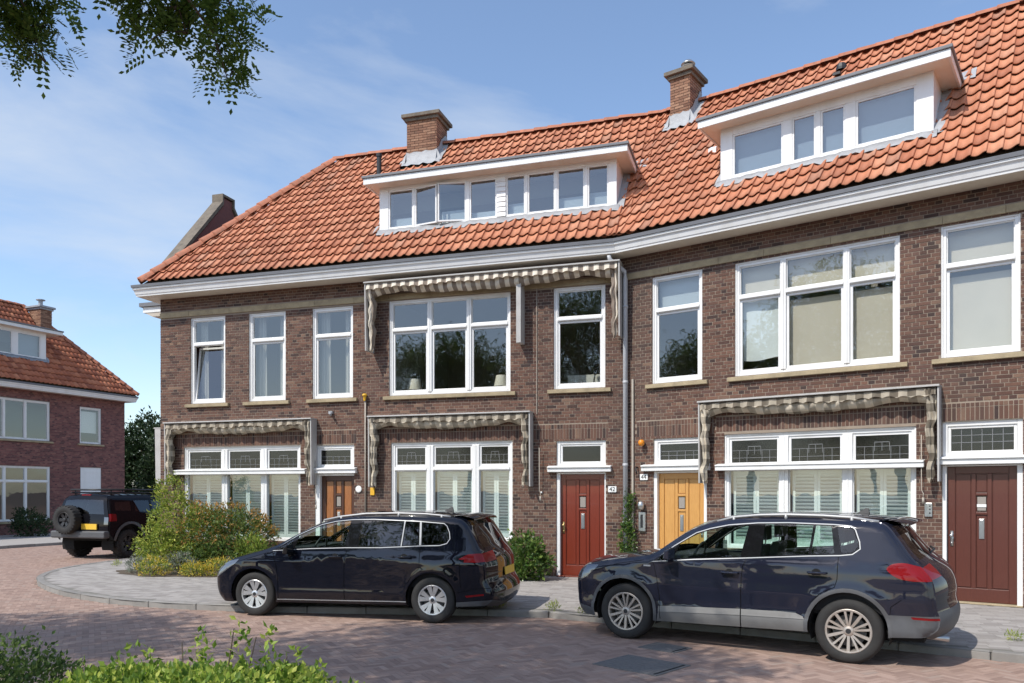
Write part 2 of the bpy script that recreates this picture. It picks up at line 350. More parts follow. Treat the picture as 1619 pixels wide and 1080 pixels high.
def wall_sheet(s0, s1, z0, z1, openings, y=.0045, rev=.14):
    mb = MB(); xs = sorted({s0, s1, *[o[0] for o in openings], *[o[1] for o in openings]}); zs = sorted({z0, z1, *[o[2] for o in openings], *[o[3] for o in openings]})
    xs = [x for x in xs if s0 <= x <= s1]; zs = [z for z in zs if z0 <= z <= z1]
    for a, b in zip(xs, xs[1:]):
        for c, d in zip(zs, zs[1:]):
            mx_, mz = (a + b) / 2, (c + d) / 2
            if any(o[0] < mx_ < o[1] and o[2] < mz < o[3] for o in openings): continue
            mb.quad((a, y, c), (b, y, c), (b, y, d), (a, y, d)); mb.quad((b, y + .22, c), (a, y + .22, c), (a, y + .22, d), (b, y + .22, d))
    for (a, b, c, d) in openings:
        e = y + .22; t = .0005
        mb.quad((a, t, c), (a, t, d), (a, e, d), (a, e, c)); mb.quad((b, t, d), (b, t, c), (b, e, c), (b, e, d))
        mb.quad((a, t, d), (b, t, d), (b, e, d), (a, e, d)); mb.quad((b, t, c), (a, t, c), (a, e, c), (b, e, c))
    return mb
def window(H, s0, s1, z0, z1, cols=(), trans=None, sash_low=True, sash_up=False, sill=True, ledge=None, fw=.075, inside=None, y=.045, up_mat=None, pane='pane', name='window', tilt=None, mw=.10):
    f = MB(); d = .085
    f.box(s0, s0 + fw, y, y + d, z0, z1); f.box(s1 - fw, s1, y, y + d, z0, z1)
    f.box(s0 + fw, s1 - fw, y + .002, y + d, z1 - fw, z1); f.box(s0 + fw, s1 - fw, y + .002, y + d, z0, z0 + fw * .8)
    # outer bead along the reveal
    f.box(s0 - .001, s0 + .03, y - .018, y, z0, z1); f.box(s1 - .03, s1 + .001, y - .018, y, z0, z1); f.box(s0 + .03, s1 - .03, y - .016, y, z1 - .03, z1)
    ed = [s0 + fw] + [v for m in cols for v in (m - mw / 2, m + mw / 2)] + [s1 - fw]
    for m in cols: f.box(m - mw / 2, m + mw / 2, y - .012, y + d, z0 + fw * .8, z1 - fw); f.box(m - .012, m + .012, y - .022, y - .012, z0 + fw * .8, z1 - fw)
    win = f.build(name, M['white'], H.root, bevel=.006)
    zt = []
    tb = MB(); bays = [(ed[i], ed[i + 1]) for i in range(0, len(ed), 2)]
    if trans is not None:
        for a, b in bays: tb.box(a, b, y - .010, y + d, trans - .04, trans + .04); tb.box(a, b, y - .028, y - .010, trans - .028, trans + .012)
        tb.build('transom', M['white'], win, bevel=.004)
    for ci, (a, b) in enumerate(bays):
        cells = [(z0 + fw * .8, (trans - .04) if trans is not None else z1 - fw, 'low')]
        if trans is not None: cells.append((trans + .04, z1 - fw, 'up'))
        for (c, e, wh) in cells:
            sw = .045 if (sash_low if wh == 'low' else sash_up) else .018
            g = MB(); yy = y + .022
            g.box(a, a + sw, yy, yy + .045, c, e); g.box(b - sw, b, yy, yy + .045, c, e); g.box(a + sw, b - sw, yy + .001, yy + .044, e - sw, e); g.box(a + sw, b - sw, yy + .001, yy + .044, c, c + sw * 1.25)
            tl = tilt and wh == 'low'
            off = (0, y + .02, c) if tl else (0, 0, 0)
            if tl: g.v = [(p[0], p[1] - off[1], p[2] - off[2]) for p in g.v]
            so = g.build('sash', M['white'], win, loc=off, rot=(-tilt if tl else 0, 0, 0), bevel=.004)
            p = MB(); p.box(a + sw, b - sw, yy + .02, yy + .024, c + sw * 1.25, e - sw)
            pm = M[up_mat] if (up_mat and wh == 'up') else M[pane]
            if tl: p.v = [(q[0], q[1] - off[1], q[2] - off[2]) for q in p.v]
            p.build('pane', pm, win, loc=off, rot=(-tilt if tl else 0, 0, 0))
            if up_mat and wh == 'up':
                k = MB(); W = b - a - 2 * sw; Hh = e - c; cx0 = a + sw; yb = yy + .017
                for t in (1 / 6, 2 / 6, 4 / 6, 5 / 6): k.box(cx0 + W * t - .0035, cx0 + W * t + .0035, yb, yb + .008, c + sw, c + Hh * .55)
                for zt_ in (.28, .55): k.box(cx0, cx0 + W, yb + .001, yb + .009, c + Hh * zt_ - .0035, c + Hh * zt_ + .0035)
                k.box(cx0 + W * .36, cx0 + W * .64, yb - .001, yb + .007, c + Hh * .68, c + Hh * .70)
                for t in (.36, .5, .64): k.box(cx0 + W * t - .0035, cx0 + W * t + .0035, yb + .0005, yb + .0085, c + Hh * .40, c + Hh * .68)
                k.build('lead_came', M['came'], win)
            if inside: inside(win, ci, wh, a, b, c, e, y + .14)
    if sill:
        b = MB(); b.hexa([(s0 - .12, -.07, z0 - .095), (s1 + .12, -.07, z0 - .095), (s1 + .12, y + .03, z0 - .095), (s0 - .12, y + .03, z0 - .095), (s0 - .12, -.07, z0 - .02), (s1 + .12, -.07, z0 - .02), (s1 + .12, y + .03, z0 - .001), (s0 - .12, y + .03, z0 - .001)])
        b.build('sill', M['stone'], win, bevel=.008)
    if ledge:
        b = MB(); b.box(s0 - ledge, s1 + ledge, -.13, y - .002, trans - .05, trans + .03); b.hexa([(s0 - ledge, -.15, trans + .03), (s1 + ledge, -.15, trans + .03), (s1 + ledge, y - .002, trans + .03), (s0 - ledge, y - .002, trans + .03), (s0 - ledge, -.15, trans + .055), (s1 + ledge, -.15, trans + .055), (s1 + ledge, y - .002, trans + .085), (s0 - ledge, y - .002, trans + .085)])
        b.build('ledge', M['white'], win, bevel=.008)
    return win
_slat = {}
def shutters(win, ci, wh, a, b, c, e, y):
    if wh != 'low': return
    f = MB(); m = (a + b) / 2; h = e - c
    for (p, q) in ((a + .03, m - .002), (m + .002, b - .03)):
        f.box(p, p + .05, y, y + .03, c, e); f.box(q - .05, q, y, y + .03, c, e); f.box(p + .05, q - .05, y + .001, y + .029, e - .09, e); f.box(p + .05, q - .05, y + .001, y + .029, c, c + .10)
        w = q - p - .10; key = round(w, 3)
        if key not in _slat:
            sb = MB(); t = R_(57); ch = .0335
            pts = [(-ch * math.cos(t), ch * math.sin(t)), (0, .004), (ch * math.cos(t), -ch * math.sin(t)), (0, -.005)]
            sb.prism(pts, -w / 2, w / 2, lambda u, v, d: (d, u, v)); _slat[key] = sb.mesh('slat', M['shutter'])
        n = int((h - .19) / .062)
        for i in range(n):
            link('slat', _slat[key], win, ((p + q) / 2, y + .015, c + .10 + (h - .19) * (i + .5) / n), (random.uniform(-.04, .04), 0, 0))
    f.build('shutter_frame', M['shutter'], win)
def blind(mat, frac, up=True):
    def fn(win, ci, wh, a, b, c, e, y):
        if wh == 'up' and not up: return
        g = MB(); z = c if wh == 'up' else e - (e - c) * (frac[ci] if isinstance(frac, (list, tuple)) else frac)
        if e - z < .02: return
        if wh == 'low':
            g.box(a + .02, b - .02, y + .02, y + .028, z, e - .10); g.box(a + .02, b - .02, y + .012, y + .03, z - .02, z)
        else: g.box(a, b, y + .03, y + .038, z, e)
        g.build('blind', M[mat], win)
    return fn
def curtains(win, ci, wh, a, b, c, e, y):
    if wh == 'up': return
    top = win_top[0]
    g = MB()
    for (p, q) in ((a, a + (b - a) * .27), (b - (b - a) * .30, b)):
        P = []
        for i in range(15):
            t = i / 14; x = p + (q - p) * t; P.append([(x, y + .10 + .03 * math.sin(t * 19), c - .05), (x + .01 * math.sin(t * 9), y + .10 + .035 * math.sin(t * 17), top)])
        g.grid([[r[0] for r in P], [r[1] for r in P]])
    g.build('curtain', M['curtain'], win, smooth=True)
win_top = [6.0]
def door(H, s0, s1, z0, z1, mat, groove, ledge_z, ft, s_led, trim='white', lead=True, handle_left=True, window_grille=False, pan=None, pan_lab=None):
    # leaf s0..s1, z0..z1; fanlight ft=(a,b,c,d)
    y = .10; d = MB(); w = s1 - s0
    d.box(s0, s1, y + .022, y + .05, z0, z1)
    st = .105; c1 = s0 + w * .385; c2 = s0 + w * .615
    d.box(s0, s0 + st, y, y + .0215, z0, z1); d.box(s1 - st, s1, y, y + .0215, z0, z1)
    d.box(s0 + st, s1 - st, y + .001, y + .0215, z1 - .11, z1); d.box(s0 + st, s1 - st, y + .001, y + .0215, z0, z0 + .21)
    d.box(c1 - .03, c1 + .03, y - .004, y + .0215, z0 + .2105, z1 - .1105); d.box(c2 - .03, c2 + .03, y - .004, y + .0215, z0 + .2105, z1 - .1105)
    wz0, wz1 = z0 + (z1 - z0) * .665, z0 + (z1 - z0) * .785
    d.box(c1 + .03, c2 - .03, y - .008, y + .0215, wz1, wz1 + .045); d.box(c1 + .03, c2 - .03, y - .008, y + .0215, wz0 - .045, wz0)
    leaf = d.build('door', mat, H.root, bevel=.006)
    pm = pan or mat
    for (a, b) in ((s0 + st, c1 - .03), (c2 + .03, s1 - st)):
        p = MB(); p.box(a + .012, b - .012, y + .010, y + .0218, z0 + .225, z1 - .125); p.build('panel', pm, leaf, bevel=.008)
    p = MB(); p.box(c1 + .04, c2 - .04, y + .010, y + .0218, z0 + .225, wz0 - .055); p.build('panel', pm, leaf, bevel=.006)
    p = MB(); p.box(c1 + .04, c2 - .04, y + .010, y + .0218, wz1 + .055, z1 - .125); p.build('panel', pm, leaf, bevel=.006)
    p = MB(); p.box(c1 + .045, c2 - .045, y + .006, y + .02, wz0 + .01, wz1 - .01); p.build('spy_window', M['leadglass'], leaf)
    p = MB(); p.box(c1 + .05, c2 - .05, y + .004, y + .0055, wz0 + .02, wz1 - .02); p.build('window_backing', M['inner'], leaf)
    l = MB(); m = (c1 + c2) / 2; l.box(m - .035, m + .035, y - .004, y + .009, wz0 - .42, wz0 - .11); l.box(m - .02, m + .02, y - .009, y - .0045, wz0 - .40, wz0 - .13); l.build('letter_slot', M['steel'], leaf, bevel=.004)
    hx = s0 + .06 if handle_left else s1 - .06; hz = z0 + .98
    h = MB(); h.box(hx - .022, hx + .022, y - .010, y - .0005, hz - .12, hz + .12); h.lathe([(0, y - .075), (.022, y - .072), (.030, y - .055), (.022, y - .038), (.011, y - .03), (.011, y - .010)], 14, 'y', (hx, 0, hz + .05)); h.lathe([(0, y - .022), (.014, y - .02), (.014, y - .010)], 10, 'y', (hx, 0, hz - .07)); h.build('handle', M['brass' if mat is M['door_red'] else 'steel'], leaf, smooth=True)
    f = MB(); a, b, c, e = ft
    f.box(a, s0 - .004, .02, .15, .092, ledge_z - .06); f.box(s1 + .004, b, .02, .15, .092, ledge_z - .06); f.box(s0 - .004, s1 + .004, .03, .15, z1 + .003, ledge_z - .06)
    f.box(a, a + .075, .035, .13, ledge_z + .06, e); f.box(b - .075, b, .035, .13, ledge_z + .06, e); f.box(a + .075, b - .075, .037, .13, e - .075, e); f.box(a + .075, b - .075, .037, .13, ledge_z + .06, c + .05)
    f.box(a + .078, a + .12, .055, .12, c + .05, e - .075); f.box(b - .12, b - .078, .055, .12, c + .05, e - .075); f.box(a + .12, b - .12, .056, .12, e - .115, e - .0755); f.box(a + .12, b - .12, .056, .12, c + .0505, c + .09)
    fr = f.build('door_frame', M['white'], H.root, bevel=.006)
    p = MB(); p.box(a + .12, b - .12, .085, .09, c + .09, e - .115); p.build('fanlight_pane', M['leadglass'], fr)
    if lead:
        k = MB(); A, B, Cc, E_ = a + .12, b - .12, c + .09, e - .115; W = B - A; Hh = E_ - Cc
        n = 6 if window_grille else 5
        for i in range(1, n): k.box(A + W * i / n - .005, A + W * i / n + .005, .076, .084, Cc, E_ if window_grille else Cc + Hh * .55)
        for t in ((.38, .70) if window_grille else (.28, .55)): k.box(A, B, .0755, .0835, Cc + Hh * t - .005, Cc + Hh * t + .005)
        k.build('lead_came', M['came'], fr)
    g = MB(); g.box(s_led[0], s_led[1], -.10, .03, ledge_z - .055, ledge_z + .03); g.hexa([(s_led[0], -.13, ledge_z + .03), (s_led[1], -.13, ledge_z + .03), (s_led[1], .03, ledge_z + .03), (s_led[0], .03, ledge_z + .03), (s_led[0], -.13, ledge_z + .055), (s_led[1], -.13, ledge_z + .055), (s_led[1], .03, ledge_z + .085), (s_led[0], .03, ledge_z + .085)])
    g.build('door_canopy', M['white'], fr, bevel=.008)
    t = MB(); t.box(a, b, -.02, .16, .0925, z0 - .004); t.build('threshold', M['stone'] if mat is not M['door_red'] else mat, fr, bevel=.006)
    return leaf
# pantile: x 0..w, y up the slope, z normal
def tile_mesh(w, exp, mat, name='tile'):
    pr = [(0, .010), (.14, -.005), (.30, -.015), (.48, -.010), (.64, .006), (.80, .026), (.93, .036), (1.03, .034), (1.045, .006)]
    n = len(pr) - 1; V = []; F = []; Lg = exp + .055
    for (yy, dz) in ((0, .034), (0, .046), (Lg, .0)):
        for t, h in pr: V.append((t * w, yy, h + dz))
    for r in range(2):
        for i in range(n): a = r * (n + 1) + i; F.append((a, a + 1, a + n + 2, a + n + 1))
    sm = [False] * n + [True] * (n - 1) + [False]
    me = bpy.data.meshes.new(name); me.from_pydata(V, [], F); me.materials.append(mat)
    me.polygons.foreach_set('use_smooth', sm); me.update(); return me, np.array(V), np.array(F)
def roof(H, s0, s1, ye, ze, pitch, D, skip=(), hipL=None, hipR=None, mat='tile', single=300, w=.204, exp=.335, valley=None, base_s=None):
    th = R_(pitch); rows = int(round(D / math.cos(th) / exp)); ex = D / math.cos(th) / rows
    b = MB(); bs = base_s or (s0, s1); zr = ze + D * math.tan(th)
    rl = s0 + (D if hipL else 0); rr = s1 - (D if hipR else 0)
    q0, q1 = bs
    b.add([(q0, ye + .03, ze - .05), (q1, ye + .03, ze - .05), (rr if hipR else q1, ye + D, zr - .04), (rl if hipL else q0, ye + D, zr - .04), (q0 if not hipL else s0, ye + 2 * D - .03, ze - .05), (q1, ye + 2 * D - .03, ze - .05)],
          [(0, 1, 2, 3), (3, 2, 5, 4)] + ([(0, 3, 4)] if hipL else []) + ([(1, 5, 2)] if hipR else []))
    rf = b.build('roof', M['black'] if 0 else M['soil'], H.root)
    me, TV, TF = tile_mesh(w, ex, M[mat])
    cs, sn = math.cos(th), math.sin(th); cols = int((s1 - s0) / w) + 1
    full = []; cut = []
    for r in range(rows):
        for c in range(cols):
            x = s0 + c * w; t = r * ex; e = t * cs; e2 = (t + ex) * cs; xm = x + w / 2
            if any(a < xm < bb and p < e + .5 * ex * cs < q for (a, bb, p, q) in skip): continue
            lim0 = s0 + e2 if hipL else -1e9; lim1 = s1 - e2 if hipR else 1e9
            if hipL and x + w < s0 + e: continue
            if hipR and x > s1 - e: continue
            if valley and not valley(xm, e + .2): continue
            (cut if (hipL and x < lim0) or (hipR and x + w > lim1) else full).append((x, t))
    def place(x, t): return (x, ye + t * cs, ze + t * sn)
    RM = np.array(Matrix.Rotation(th, 3, 'X'))
    sc = []
    for (x, t) in full:
        p = H.w(*place(x + w / 2, t + ex / 2)); a, c = proj(p); sc.append((p - CAMP).length if 0 < a < 1619 and 0 < c < 1080 else 1e6)
    o = list(np.argsort(sc)); one = set(o[:single]) if single else set()
    V = []; F = []; sm = []
    allp = [full[i] for i in range(len(full)) if i not in one]
    for i in sorted(one):
        x, t = full[i]; link('tile', me, rf, Vector(place(x, t)) + Vector((random.uniform(-.004, .004), 0, random.uniform(-.003, .006))), (th + random.uniform(-.012, .012), random.uniform(-.008, .008), random.uniform(-.012, .012)))
    if allp:
        for k, (x, t) in enumerate(allp):
            a = random.uniform(-.012, .012); Rz = np.array(Matrix.Rotation(th + random.uniform(-.01, .01), 3, 'X') @ Matrix.Rotation(a, 3, 'Z'))
            V.append(TV @ Rz.T + np.array(place(x, t)) + np.array([0, 0, random.uniform(-.003, .006)])); F.append(TF + k * len(TV))
        m2 = fast_mesh('tile', np.concatenate(V), np.concatenate(F), M[mat]); sp = np.tile(np.array([False] * 8 + [True] * 7 + [False]), len(allp)); m2.polygons.foreach_set('use_smooth', sp)
        tag(link('tile', m2, rf), kind='stuff')
    if cut:
        bm = bmesh.new()
        for (x, t) in cut:
            vs_ = [bm.verts.new(tuple(RM @ v + np.array(place(x, t)))) for v in TV]
            for f in TF: bm.faces.new([vs_[i] for i in f])
        def bis(co, no):
            g = bm.verts[:] + bm.edges[:] + bm.faces[:]; bmesh.ops.bisect_plane(bm, geom=g, plane_co=co, plane_no=no, clear_outer=True)
        if hipL: bis((s0, ye, 0), (-1, 1, 0))
        if hipR: bis((s1, ye, 0), (1, 1, 0))
        mc = bpy.data.meshes.new('tile'); bm.to_mesh(mc); bm.free(); mc.materials.append(M[mat]); tag(link('tile', mc, rf), kind='stuff')
    # ridge tiles
    rm = MB(); n = 7; Lr = .36
    for (x, rr_, dz) in ((-.02, .128, .0), (Lr, .105, 0)):
        pass
    P = []
    for (x, rad) in ((-.03, .10), (-.03, .135), (.05, .130), (Lr, .112)):
        P.append([(x, rad * math.cos(math.pi * i / (n - 1)) * 1.0, rad * math.sin(math.pi * i / (n - 1)) * .9) for i in range(n)])
    rm.grid(P); rme = rm.mesh('ridge_tile', M['ridge'], smooth=True)
    def line(p, q, wd=1.0):
        p, q = Vector(p), Vector(q); d = q - p; k = max(1, int(d.length / .34)); u = d.normalized()
        rot = Matrix((u, Vector((0, 0, 1)).cross(u).normalized(), u.cross(Vector((0, 0, 1)).cross(u).normalized()))).transposed().to_euler()
        for i in range(k):
            o = link('ridge_tile', rme, rf, p + d * (i / k) + Vector((0, 0, random.uniform(-.012, .008))), rot); o.scale = (d.length / k / .34, wd, wd * .95)
    ra = rl if hipL else s0; rb = rr if hipR else s1
    line((ra, ye + D, zr + .01), (rb, ye + D, zr + .01))
    if hipL: line((s0 + .03, ye + .03, ze + .02), (ra, ye + D, zr - .01), 1.3)
    if hipR: line((s1 - .03, ye + .03, ze + .02), (rb, ye + D, zr - .01), 1.3)
    return rf
def gutter(H, prof, pts, mats, name='gutter'):                  # prof: (out, z, mat); pts: list of (x,y, nx,ny) mitred offsets
    mb = MB(); n = len(prof)
    for i in range(len(pts) - 1):
        for j in range(n - 1):
            def P(pt, pr): return (pt[0] + pt[2] * pr[0], pt[1] + pt[3] * pr[0], pr[1])
            mb.quad(P(pts[i], prof[j]), P(pts[i + 1], prof[j]), P(pts[i + 1], prof[j + 1]), P(pts[i], prof[j + 1]), prof[j][2])
    for k, pt in ((0, pts[0]), (1, pts[-1])):
        V = [(pt[0] + pt[2] * p[0], pt[1] + pt[3] * p[0], p[1]) for p in prof]; F = tuple(range(n)); mb.add(V, [F if k else F[::-1]], 1)
    return mb.build(name, mats, H.root)
def chimney(H, x0, x1, y0, y1, z0, z1, pots='flat'):
    core = MB(); core.box(x0 + .012, x1 - .012, y0 + .012, y1 - .012, z0, z1)
    ch = core.build('chimney', M['mortar_dk'], H.root)
    def face(a, b, tf):
        r = np.array(brick_rects(a, b, z0, z1, [], bond='run')); m = len(r); V = np.zeros((m, 8, 3)); xs = [0, 1, 1, 0] * 2; zs = [2] * 4 + [3] * 4
        for q in range(8):
            u = r[:, xs[q]]; d = (0 if q % 4 < 2 else .02) + rng.uniform(-.002, .002, m); X, Y = tf(u, d); V[:, q, 0] = X; V[:, q, 1] = Y; V[:, q, 2] = r[:, zs[q]]
        return V, (BRF[None] + (np.arange(m) * 8)[:, None, None]).reshape(-1, 4)
    VV = []; FF = []; o = 0
    for V, F in (face(x0, x1, lambda u, d: (u, y0 + d)), face(y0 + .013, y1 - .013, lambda u, d: (x1 - d, u)), face(y0 + .013, y1 - .013, lambda u, d: (x0 + d, y1 + y0 - u)), face(x0, x1, lambda u, d: (x1 + x0 - u, y1 - d))):
        VV.append(V.reshape(-1, 3)); FF.append(F + o); o += len(VV[-1])
    tag(link('brick', fast_mesh('brick', np.concatenate(VV), np.concatenate(FF), M['brick_chim']), ch), kind='stuff')
    c = MB(); c.box(x0 - .05, x1 + .05, y0 - .05, y1 + .05, z1 - .14, z1 - .06); c.box(x0 - .11, x1 + .11, y0 - .11, y1 + .11, z1 - .06, z1 + .03); c.build('cap', M['capstone'] if pots != 'far' else M['lead'], ch, bevel=.01)
    if pots == 'pot':
        p = MB(); cx_, cy = (x0 + x1) / 2 + .05, (y0 + y1) / 2
        p.lathe([(.13, z1 + .03), (.13, z1 + .18), (.15, z1 + .20), (.15, z1 + .23), (.10, z1 + .23)], 18, 'z', (cx_, cy, 0)); p.build('chimney_pot', M['iron'], ch, smooth=True)
        p = MB(); p.lathe([(.0, z1 + .37), (.10, z1 + .35), (.16, z1 + .29), (.16, z1 + .275), (0, z1 + .275)], 18, 'z', (cx_, cy, 0)); p.build('pot_cowl', M['steel'], ch, smooth=True)
    elif pots == 'flat':
        p = MB()
        for t in (.3, .75): p.lathe([(.12, z1 + .03), (.12, z1 + .07), (.08, z1 + .075)], 12, 'z', (x0 + (x1 - x0) * t, (y0 + y1) / 2, 0))
        p.build('flue_ring', M['dark'], ch)
    else:
        p = MB(); p.lathe([(.09, z1 + .03), (.09, z1 + .30), (.19, z1 + .33), (.19, z1 + .36), (0, z1 + .38)], 12, 'z', ((x0 + x1) / 2, (y0 + y1) / 2, 0)); p.build('flue', M['lead'], ch)
    return ch
# ------------------------------------------------------------------ the two terraced houses
RZL, RZR = math.atan2(-.30012, .95390), math.atan2(-.59194, .80598)
HL = House(thing('terraced_house', 'brown brick corner house with hipped orange roof and red front door', 'house', CO, RZL), CO, RZL)
HR = House(thing('terraced_house', 'brown brick terraced house with yellow and dark brown front doors', 'house', CO, RZR), CO, RZR)
YE, ZE, PITCH, DD = -.5, 6.83, 48.85, 3.33
TAN = math.tan(R_(PITCH))

# walls -----------------------------------------------------------------
opL = [(-10.46, -9.47, 3.96, 6.02), (-8.82, -7.82, 3.96, 6.02), (-7.12, -6.08, 3.96, 6.02), (-5.19, -2.375, 3.96, 6.05), (-1.44, -.36, 3.96, 6.05),
       (-10.65, -7.43, .70, 2.915), (-7.05, -6.05, .09, 2.90), (-5.14, -2.33, .80, 2.92), (-1.38, -.35, .09, 2.89)]
opR = [(.64, 1.68, 3.96, 6.05), (2.31, 5.08, 3.96, 6.04), (5.67, 6.74, 3.96, 6.05), (2.11, 5.32, .80, 2.90), (.67, 1.77, .09, 2.88), (5.69, 6.77, .09, 2.945), (7.3, 8.4, 3.96, 6.05)]
def front(H, s0, s1, ops, soldier, band, single=300):
    wall = wall_sheet(s0, s1, .0, 6.56, ops).build('wall', M['mortar'], H.root)
    holes = [(a, b, c, d) for a, b, c, d in ops] + [(s0 - 1, s1 + 1, band[0] - .005, band[1] + .008)] + [(q[0], q[1], q[2], q[3]) for q in soldier]
    r = brick_rects(s0, s1, .03, 6.54, holes)
    for q in soldier:
        m = (q[2] + q[3]) / 2 if q[3] - q[2] > .25 else None
        hh = [o for o in ops]
        if m: r += brick_rects(q[0] + .006, q[1] - .006, q[2], q[2] + .21, hh, bond='soldier') + brick_rects(q[0] + .006, q[1] - .006, q[2] + .21, q[3], hh, bond='soldier')
        else: r += brick_rects(q[0] + .006, q[1] - .006, q[2], q[3], hh, bond='soldier')
    lay_bricks(H, wall, r, M['brick'], single)
    x = s0; bmesh_cache = {}
    while x < s1 - .02:
        L = min(random.choice((.85, 1.0, 1.15)), s1 - x)
        if s1 - x - L < .3: L = s1 - x
        b = MB(); b.box(x + .002, x + L - .002, -.03, .012, band[0], band[1]); b.build('band_stone', M['stone'], wall, bevel=.004); x += L
    return wall
wallL = front(HL, -11.34, -.003, opL, [(-11.2, -6.0, 2.93, 3.235), (-5.75, -.30, 2.93, 3.235), (-11.34, -.003, .10, .31)], (6.065, 6.185))
wallR = front(HR, .003, 9.0, opR, [(.30, 1.9, 2.93, 3.235), (1.95, 9.0, 2.955, 3.235), (.003, 9.0, .10, .31)], (6.075, 6.195))
for H, s0, s1 in ((HL, -11.33, -.3), (HR, .3, 8.99)):
    b = MB()
    b.box(s0, s1, 4.6, 4.7, 0.05, 6.5); b.box(s0, s1, .24, 4.6, 6.4, 6.5); b.box(s0, s1, .24, 4.6, 3.22, 3.42)
    xs = [s0, s0 + .1, s1 - .1, s1]
    for p in (s0 + .0, (s0 + s1) / 2 - .05 if H is HR else -5.75, s1 - .1): b.box(p, p + .1, .24, 4.6, .05, 3.22); b.box(p, p + .1, .24, 4.6, 3.42, 6.4)
    b.box(s0, s1, .24, 4.6, .06, .14, 1)
    b.build('interior', [M['inner'], M['innerfloor']], H.root)
b = MB(); b.box(-11.34, -11.1, .26, 6.1, 0, 6.5); b.box(-11.34, 0, 5.9, 6.1, 0, 6.5); b.build('rear_wall', M['brick_far'], HL.root)
b = MB(); b.box(8.8, 9.0, .26, 6.1, 0, 6.5); b.box(.6, 9.0, 5.9, 6.1, 0, 6.5); b.build('rear_wall', M['brick_far'], HR.root)

# upper and lower windows -------------------------------------------------
win_top[0] = 5.98
for i, (a, b, c, d) in enumerate(opL[:3]): window(HL, a, b, c, d, trans=5.38, inside=curtains, tilt=R_(7) if i == 0 else None)
window(HL, *opL[3], cols=(-4.235, -3.319), trans=5.40)
window(HL, *opL[4], trans=5.40)
window(HL, *opL[5], cols=(-9.515, -8.429), trans=2.30, sash_up=True, sash_low=False, ledge=.2, sill=False, inside=shutters, up_mat='leadglass', mw=.16)
window(HL, *opL[7], cols=(-4.226, -3.168), trans=2.34, sash_up=True, sash_low=False, sill=False, inside=shutters, up_mat='leadglass', mw=.16)
window(HR, *opR[0], trans=5.38, inside=lambda w, ci, wh, a, b, c, e, y: (blind('blind_grey', .02)(w, ci, wh, a, b, c, e, y) if wh == 'up' else None), pane='pane')
def w7(w, ci, wh, a, b, c, e, y):
    if wh == 'up': return blind('blind', 1)(w, ci, wh, a, b, c, e, y)
    if ci == 0:
        g = MB(); P = []
        for i in range(13):
            t = i / 12; P.append([(a + .02 + (b - a - .04) * t, y + .02 + .012 * math.sin(7 * t + 3 * k), e - .02 - (e - c - .26) * k / 6 - (.02 * math.sin(5 * t) if k == 6 else 0)) for k in range(7)])
        g.grid(P); g.build('hung_cloth', M['blind_white'], w, smooth=True)
        blind('blind', .80)(w, ci, wh, a, b, c, e, y + .06)
    else: blind('blind', .985)(w, ci, wh, a, b, c, e, y)
window(HR, *opR[1], cols=(3.18, 4.247), trans=5.40, inside=w7)
window(HR, *opR[2], trans=5.40, inside=blind('blind', .985))
window(HR, *opR[6], trans=5.40, inside=blind('blind', .985))
window(HR, *opR[3], cols=(3.19, 4.262), trans=2.28, sash_up=True, sash_low=False, ledge=.13, sill=False, inside=shutters, up_mat='leadglass', mw=.16)
# doors
door(HL, -6.93, -6.06, .10, 2.20, M['oak_dark'], 0, 2.31, (-7.05, -6.05, 2.37, 2.90), (-7.15, -5.97), pan=M['door_oak'])
door(HL, -1.305, -.385, .12, 2.20, M['door_red'], 0, 2.30, (-1.38, -.35, 2.37, 2.89), (-1.55, -.23), lead=False)
door(HR, .745, 1.70, .12, 2.20, M['door_yel'], 0, 2.30, (.67, 1.77, 2.37, 2.88), (.45, 1.84), handle_left=False)
dbr = door(HR, 5.755, 6.69, .12, 2.235, M['door_brn'], 0, 2.32, (5.69, 6.77, 2.39, 2.945), (5.62, 6.90), window_grille=True)

b = MB(); b.box(6.16, 6.285, .095, .099, 1.60, 1.645); b.build('door_sticker', M['plate_w'], dbr)
# gutters, roofs ------------------------------------------------------------
prof = [(.0, 6.53, 1), (.47, 6.515, 1), (.47, 6.515, 0), (.475, 6.545, 0), (.49, 6.56, 0), (.515, 6.64, 0), (.545, 6.665, 0), (.55, 6.70, 0), (.55, 6.702, 2), (.572, 6.708, 2), (.58, 6.765, 2), (.565, 6.775, 2), (.44, 6.755, 2)]
tm = math.tan(R_(9.42))
gutter(HL, prof, [(-11.34, 0, -.62, -1), (-.001, 0, -tm, -1)], [M['white'], M['cream'], M['zinc']])
gutter(HL, prof, [(-11.34, 6, -.62, 0), (-11.34, 0, -.62, -1)], [M['white'], M['cream'], M['zinc']])
gutter(HR, prof, [(.001, 0, tm, -1), (9.0, 0, 0, -1)], [M['white'], M['cream'], M['zinc']])
b = MB(); b.box(-12.25, -11.345, .42, 2.2, 6.36, 6.50, 0); b.box(-12.32, -11.345, .36, 2.2, 6.505, 6.60, 2); b.hexa([(-12.0, .46, 6.26), (-11.345, .46, 6.26), (-11.345, 2.1, 6.26), (-12.0, 2.1, 6.26), (-12.2, .43, 6.355), (-11.345, .43, 6.355), (-11.345, 2.2, 6.355), (-12.2, 2.2, 6.355)], 1)
b.build('side_gutter', [M['white'], M['cream'], M['zinc']], HL.root)
roofL = roof(HL, -11.48, 1.2, YE, ZE, PITCH, DD, skip=[(-5.60, -.08, .66, 1.78), (-6.05, -4.98, 2.72, 3.4)], hipL=True, valley=lambda x, e: x < (e - .5) * tm + .30, base_s=(-11.48, .45))
